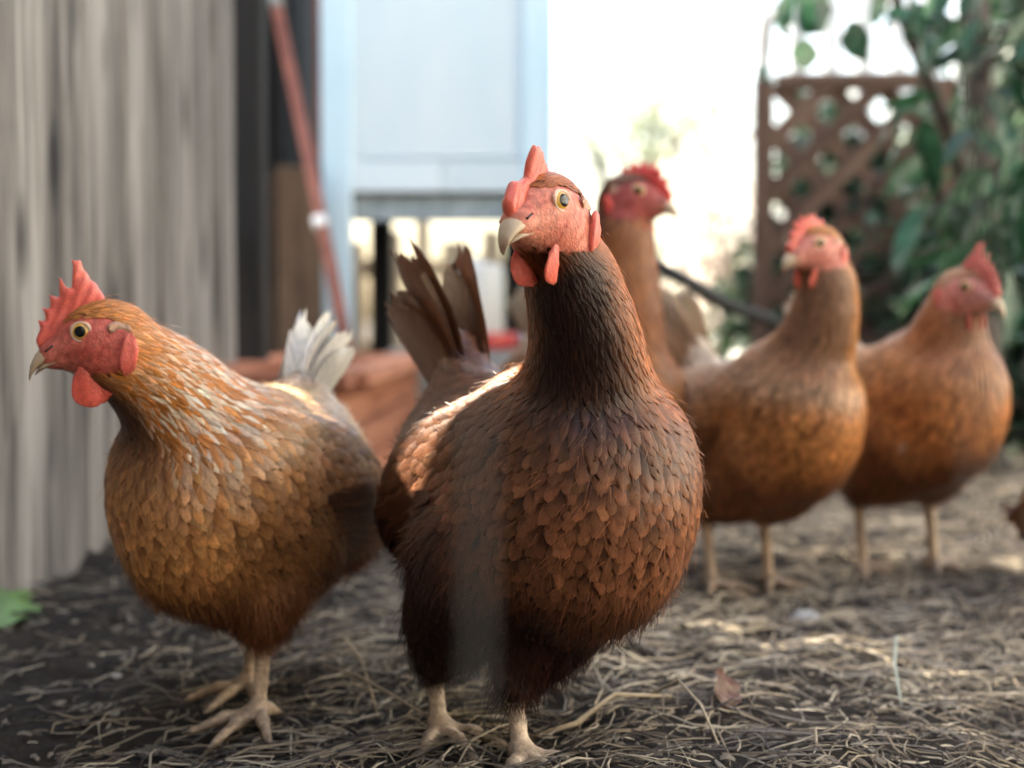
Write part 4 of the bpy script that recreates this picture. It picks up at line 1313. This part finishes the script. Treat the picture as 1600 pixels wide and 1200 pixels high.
    Ub = np.tile(np.array([[.3, .5]] * 6), (nb_, 1)) + np.repeat(np.arange(nb_) % 997, 6)[:, None] * np.array([[1., 0]])
    o = link('loose_barbs', mesh_np('loose_barbs', Vb, Fb, colr=np.clip(Cb, 0, 1), uv=Ub), M['feather'], root); o['kind'] = 'stuff'
    # ---- the long flight feathers of the folded wings
    for sd_ in (-1, 1):
        for i_ in range(7):
            st0 = B_(-.020 - .006 * i_, sd_ * .080 * bw, .160 - .0062 * i_)
            dv_ = tilt @ np.array([-1, sd_ * -.10, .10 - .06 * i_])
            g0 = trilerp(GR, lob, res, st0[None]); g0 /= np.linalg.norm(g0)
            st0 = st0 - g0[0] * trilerp(Gb, lob, res, st0[None])[0]
            Lq = np.array([.095 - .006 * i_])
            cq = ck['wing'] * (1 - .5 * cfg.get('wing_dark', .5)) * rng.uniform(.75, 1.15)
            Vf, Ff, Cf, Uf = build_feathers(st0[None], g0, dv_[None], Lq, np.array([.0150]), np.array([.35]), np.array([.010]), cq[None], ck['wing_tip'][None] * .7, ck['wing_tip'][None] * .85, rng, field,
                                            cup=.05, h0=.0046 - .0005 * i_, rough_tip=.012, uid0=uid + 50 + i_)
            link('flight_feather', mesh_np('flight_feather', Vf, Ff, colr=np.clip(Cf, 0, 1), uv=Uf), M['feather'], root)
    # ---- the long tail quills, one by one
    nq = cfg.get('quills', 14)
    side_ax = np.array([0, 1., 0])
    for i in range(nq):
        f = (i / (nq - 1) - .5) * 2
        sgn = -1 if i % 2 else 1
        ang = (i // 2) / (nq / 2) 
        dirv = td * (1 - .25 * ang) + np.array([-.55, 0, -.05]) * ang * .62 + side_ax * sgn * (.03 + .10 * ang)
        dirv /= np.linalg.norm(dirv)
        nv = np.cross(dirv, np.array([-td[2], 0, td[0]]) * .5 + np.array([0, 0, .2])); nv = side_ax * sgn * 1.0 + np.array([-.25, 0, .25])
        nv = nv - dirv * (nv @ dirv); nv /= np.linalg.norm(nv)
        rootp = t0 + td * (.03 + .012 * rng.random()) + side_ax * sgn * (.004 + .010 * ang)
        Lq = np.array([(.105 + rng.uniform(-.008, .012) - .02 * ang) * cfg.get('tail_len', 1.0)])
        qb = ck['quill'] if 'quill' in ck else ck['tail']
        tipc = (ck['quill_tip'] if 'quill_tip' in ck and i in (0, 1, 5) else ck['tail_tip']) * rng.uniform(.7, 1.2)
        Vf, Ff, Cf, Uf = build_feathers((rootp + dirv * Lq[0] * .25)[None], nv[None], dirv[None], Lq, np.array([.036 * tw]), np.array([.25]), np.array([.02]),
                                        qb[None] * rng.uniform(.8, 1.2), tipc[None], qb[None], rng, None, cup=.12, uid0=uid + i)
        # droop the tip backwards
        tt = np.clip(((Vf - rootp) @ dirv) / Lq[0], 0, 1.1)
        Vf = Vf + (tt ** 2)[:, None] * np.array([-.018, sgn * .004, -.010])
        link('tail_feather', mesh_np('tail_feather', Vf, Ff, colr=np.clip(Cf, 0, 1), uv=Uf), M['feather'], root)
    head_mesh_parts(root, HM, hs, cfg, rng)
    return root

GINGER = dict(breast=(.16, .055, .018), breast_tip=(.54, .215, .066), breast_edge=(.18, .058, .017), back=(.28, .12, .05), back_tip=(.46, .26, .13),
              wing=(.20, .075, .03), wing_tip=(.26, .11, .045), low=(.16, .055, .022), nape=(.40, .145, .035), nape_edge=(.30, .09, .02),
              throat=(.17, .085, .05), tail=(.42, .27, .15), tail_tip=(.66, .56, .44), quill=(.5, .38, .26))
def G_(**k): d = dict(GINGER); d.update(k); return d

HENS = []
# the dark hen in the middle, looking into the lens
HENS.append(make_hen('dark chestnut hen in the middle staring at the camera', (.022, .855), -64, dict(
    res=.003, cand=90000, head=(.096, -.0526, .319), yaw=-57, pitch=2, roll=4, hs=1.02, neck_bow=(.004, .006, 0), neck_w=.93,
    hip=-.020, feet=((.024, -.030), (-.046, -.052)), body_pitch=-10, tail_dir=(-.30, 0, .9), tail_len=1.10, tail_w=1.25, keel=.95, barbs=18000, bl=.97, hock=.046, under=(.035, .013, .008), comb=COMB_UP, comb_bend=.12, wattle=.95, throat=(.52, .92), throat_turn=.7,
    red=(.68, .14, .095), face=(.58, .175, .115), leg=(.52, .40, .30), white=.0, bw=.95,
    col=G_(breast=(.034, .009, .0045), breast_tip=(.27, .105, .048), breast_edge=(.058, .017, .0075), back=(.060, .022, .011), back_tip=(.14, .058, .028),
           wing=(.045, .015, .007), wing_tip=(.085, .030, .013), low=(.022, .0065, .0038), nape=(.46, .135, .028), nape_edge=(.065, .016, .006),
           throat=(.022, .008, .005), tail=(.085, .030, .014), tail_tip=(.13, .050, .023), quill=(.12, .045, .020), quill_tip=(.44, .32, .21))), 11))
# the ginger hen at the left in profile
HENS.append(make_hen('ginger hen by the grey fence with white streaked neck, head in profile', (-.186, .950), -110, dict(
    scale=.95, bl=.84, keel=.85, **{'raise': -.004},
    res=.003, cand=84000, head=(.122, -.022, .267), yaw=-57, pitch=8, hs=1.06, neck_bow=(-.004, 0, .006), neck_w=1.06, body_pitch=-8, bw=.98, barbs=16000, hock=.062,
    feet=((.032, .036), (-.034, -.010)), under=(.10, .04, .016), comb=COMB_A, wattle=1.15, throat=(.60, .82), stripe=(.12, .45), throat_turn=.9, wing=1.14, wing_dark=.85,
    red=(.72, .13, .095), face=(.54, .11, .08), tail_dir=(-.12, 0, .9), tail_len=.72, white=.0,
    col=G_(stripe_col=(.84, .74, .60), back=(.48, .22, .082), back_tip=(.66, .43, .22), tail=(.70, .56, .38), tail_tip=(.80, .76, .69), quill=(.78, .73, .65),
           throat=(.10, .042, .022), nape=(.56, .21, .048), nape_edge=(.42, .125, .024), wing=(.12, .042, .016), wing_tip=(.17, .065, .026), breast=(.24, .085, .027), breast_tip=(.64, .30, .105), breast_edge=(.22, .074, .023))), 12))
# the hen behind the dark one
HENS.append(make_hen('tall hen with red comb half hidden behind the dark hen', (.085, 1.45), -75, dict(
    scale=1.08, head=(.070, .012, .354), yaw=52, pitch=4, neck_bow=(.006, .0, 0), neck_w=1.12, feet=((.01, .035), (-.01, -.035)),
    under=(.07, .028, .012), comb=COMB_ROUND, wattle=1.0, red=(.66, .06, .045), face=(.36, .07, .06), white=.001, cand=40000,
    col=G_(nape=(.16, .045, .015), nape_edge=(.10, .028, .010), throat=(.26, .09, .028), breast=(.34, .14, .05))), 13))
# the hen right of the middle
HENS.append(make_hen('golden necked hen with pale tail standing before the lattice', (.249, 1.35), -62, dict(
    scale=.96, hock=.078, keel=.70, **{'raise': .012}, body_pitch=-18, head=(.0745, -.012, .342), yaw=-84, pitch=6, neck_bow=(.012, .006, 0), feet=((-.02, .012), (-.04, -.045)), tail_dir=(-.35, 0, .85), tail_len=1.15,
    under=(.10, .04, .016), comb=COMB_ROUND, wattle=1.05, red=(.66, .13, .09), face=(.56, .19, .14), white=.001, bw=.84, bl=.92, cand=40000, throat_turn=.6,
    col=G_(nape=(.46, .19, .05), throat=(.20, .10, .055), back=(.40, .26, .16), back_tip=(.60, .46, .33), tail=(.48, .37, .26))), 14))
# the hen at the right
HENS.append(make_hen('reddish hen at the right beside the green leaves', (.408, 1.44), -62, dict(
    head=(.078, -.010, .292), yaw=10, pitch=8, scale=1.0, feet=((-.01, .040), (-.03, -.038)), body_pitch=-17, hock=.082, keel=.70, **{'raise': .012}, tail_dir=(-.12, 0, .9),
    under=(.10, .04, .016), comb=COMB_A, wattle=1.0, red=(.58, .12, .10), face=(.46, .16, .13), tail_len=1.0, white=.001, bw=.84, bl=.92, neck_w=1.02, cand=40000,
    col=G_(breast=(.27, .105, .045), nape=(.30, .12, .05), throat=(.27, .12, .06), tail=(.6, .5, .38), quill=(.7, .62, .5), tail_tip=(.74, .68, .58))), 15))
# the hen cut by the right edge of the picture
HENS.append(make_hen('brown hen cut off by the right edge of the picture', (.560, 1.24), -90, dict(
    head=(.135, .0, .16), yaw=0, pitch=30, drop=.075, feet=((.0, .040), (-.01, -.035)),
    under=(.10, .04, .016), comb=COMB_A, col=G_(), white=0), 16))
# ------------------------------------------------------------------ things lying on the ground
def twig(label, pts, r0, r1, colr=None):
    base = Vector(pts[0])
    pp = [Vector(p) - base for p in pts]
    n = len(pp)
    r0 *= .6; r1 *= .6
    me = tube_mesh('twig', pp, [r0 + (r1 - r0) * i / (n - 1) for i in range(n)], 7)
    a = me.color_attributes.new('Col', 'FLOAT_COLOR', 'POINT')
    for d in a.data: d.color = (*(colr or (.34, .26, .17)), 1)
    o = link('twig', me, M['straw'], None, base)
    return tag(o, label, 'twig', 'twigs lying on the straw')
def on_ground(px, py, h=.004):
    k = HC / (-(P(px, py, 1.0).z - HC))
    p = P(px, py, k); p.z = float(ground_z(np.array(p.x), np.array(p.y))) + h
    return p
twig('long thin twig on the dirt between the two front hens', [on_ground(505, 1062), on_ground(560, 1090, .012), on_ground(620, 1120, .012), on_ground(690, 1162, .006)], .0022, .0012)
twig('pale stick on the ground behind the legs of the reddish hen', [on_ground(1478, 893), on_ground(1530, 900, .008), on_ground(1585, 906, .006)], .0055, .0045, (.50, .42, .32))
twig('light coloured stick beside the grey pebble', [on_ground(1325, 962), on_ground(1360, 968, .008), on_ground(1392, 978, .006)], .004, .0028, (.50, .41, .30))
twig('arched straw stalk at the bottom edge right of the dark hen', [on_ground(1005, 1142, .008), on_ground(1060, 1145, .02), on_ground(1095, 1165, .018), on_ground(1122, 1200, .006)], .0018, .0012, (.46, .38, .27))
twig('curved pale twig in the straw in front of the golden necked hen', [on_ground(1255, 985), on_ground(1285, 1008, .008), on_ground(1330, 1015, .01), on_ground(1370, 1010, .006)], .0035, .002, (.42, .33, .22))
twig('greenish grass stem standing in the straw at the right', [on_ground(1400, 1040, .03), on_ground(1397, 1070, .018), on_ground(1408, 1110, .004)], .0022, .0016, (.40, .44, .38))
twig('bundle of long straw stalks lying right of the dark hen', [on_ground(830, 1172), on_ground(900, 1168, .01), on_ground(960, 1150, .012), on_ground(1050, 1140, .006)], .0035, .002, (.40, .32, .22))
twig('thin dry twig near the left hen foot', [on_ground(500, 1010), on_ground(540, 1030, .012), on_ground(565, 1060, .01), on_ground(592, 1130, .006)], .002, .0012, (.38, .29, .18))

def stone(name, label, cat, px, py, r, mat, seed, group=None):
    rr = np.random.default_rng(seed)
    bm = bmesh.new(); bmesh.ops.create_icosphere(bm, subdivisions=2, radius=1)
    k = rr.normal(size=(4, 3))
    for v in bm.verts:
        f = 1 + .12 * sum(math.sin(v.co.dot(Vector(q)) * 1.7) for q in k)
        v.co = Vector((v.co.x * r[0], v.co.y * r[1], v.co.z * r[2])) * f
    o = link(name, bm_mesh(name, bm, True), mat, None, on_ground(px, py, r[2] * .5))
    return tag(o, label, cat, group)
stone('pebble', 'pale grey pebble on the straw before the golden necked hen', 'pebble', 1262, 965, (.015, .011, .009), M['stone'], 1)
stone('pebble', 'white stone half hidden behind the ginger hen by the fence', 'pebble', 205, 868, (.016, .014, .016), M['stone'], 2)
stone('pebble', 'small whitish chip on the dark dirt left of the ginger hen legs', 'pebble', 183, 1049, (.0045, .003, .0022), M['stone'], 3)
stone('pebble', 'small pale chip near the bottom left corner', 'pebble', 178, 1110, (.004, .003, .002), M['stone'], 4)

gl = link('fallen_leaf', leaf_mesh('fallen_leaf', .085, .022, (.12, .22, .06), .1, 3), M['leaf'])
p0, p1 = on_ground(-15, 995, .006), on_ground(66, 938, .010)
gl.location = p0
dv = p1 - p0
gl.rotation_euler = (R(35), -math.asin(max(-1, min(1, dv.normalized().z))), math.atan2(dv.y, dv.x))
gl.scale = (dv.length / .085,) * 3
tag(gl, 'fallen green leaf on the dirt at the foot of the grey fence', 'leaf')
bl_ = link('dry_leaf', leaf_mesh('dry_leaf', .04, .022, (.12, .05, .03), .5, 4), M['leaf'], None, on_ground(1128, 1150, .004), (R(50), R(-40), R(60)))
tag(bl_, 'curled brown dead leaf in the straw at the bottom right', 'leaf')

# ------------------------------------------------------------------ wire netting right in front of the lens
WY = .20
net = empty('wire_netting', (0, WY, 0))
tag(net, 'blurred grey wire netting close in front of the lens', 'netting')
W_ = lambda px, py: P(px, py, WY) - Vector((0, WY, 0))
cols_ = {745: (650, 1110), 1530: (90, 1130), -40: (660, 1120)}
def twist(px, y0, y1, single=False):
    a, b = W_(px, y0), W_(px, y1)
    n = 40; r = .00052
    for ph in ((0,) if single else (0, math.pi)):
        pts = []
        for i in range(n + 1):
            t = i / n
            w = a.lerp(b, t) + Vector((math.cos(ph + t * 5 * math.pi) * r, math.sin(ph + t * 5 * math.pi) * r, 0))
            pts.append(w)
        link('twisted_wire', tube_mesh('twisted_wire', pts, .00066, 7), M['wire'], net)
for px, (a, b) in cols_.items():
    twist(px, a, b, px > 1000)
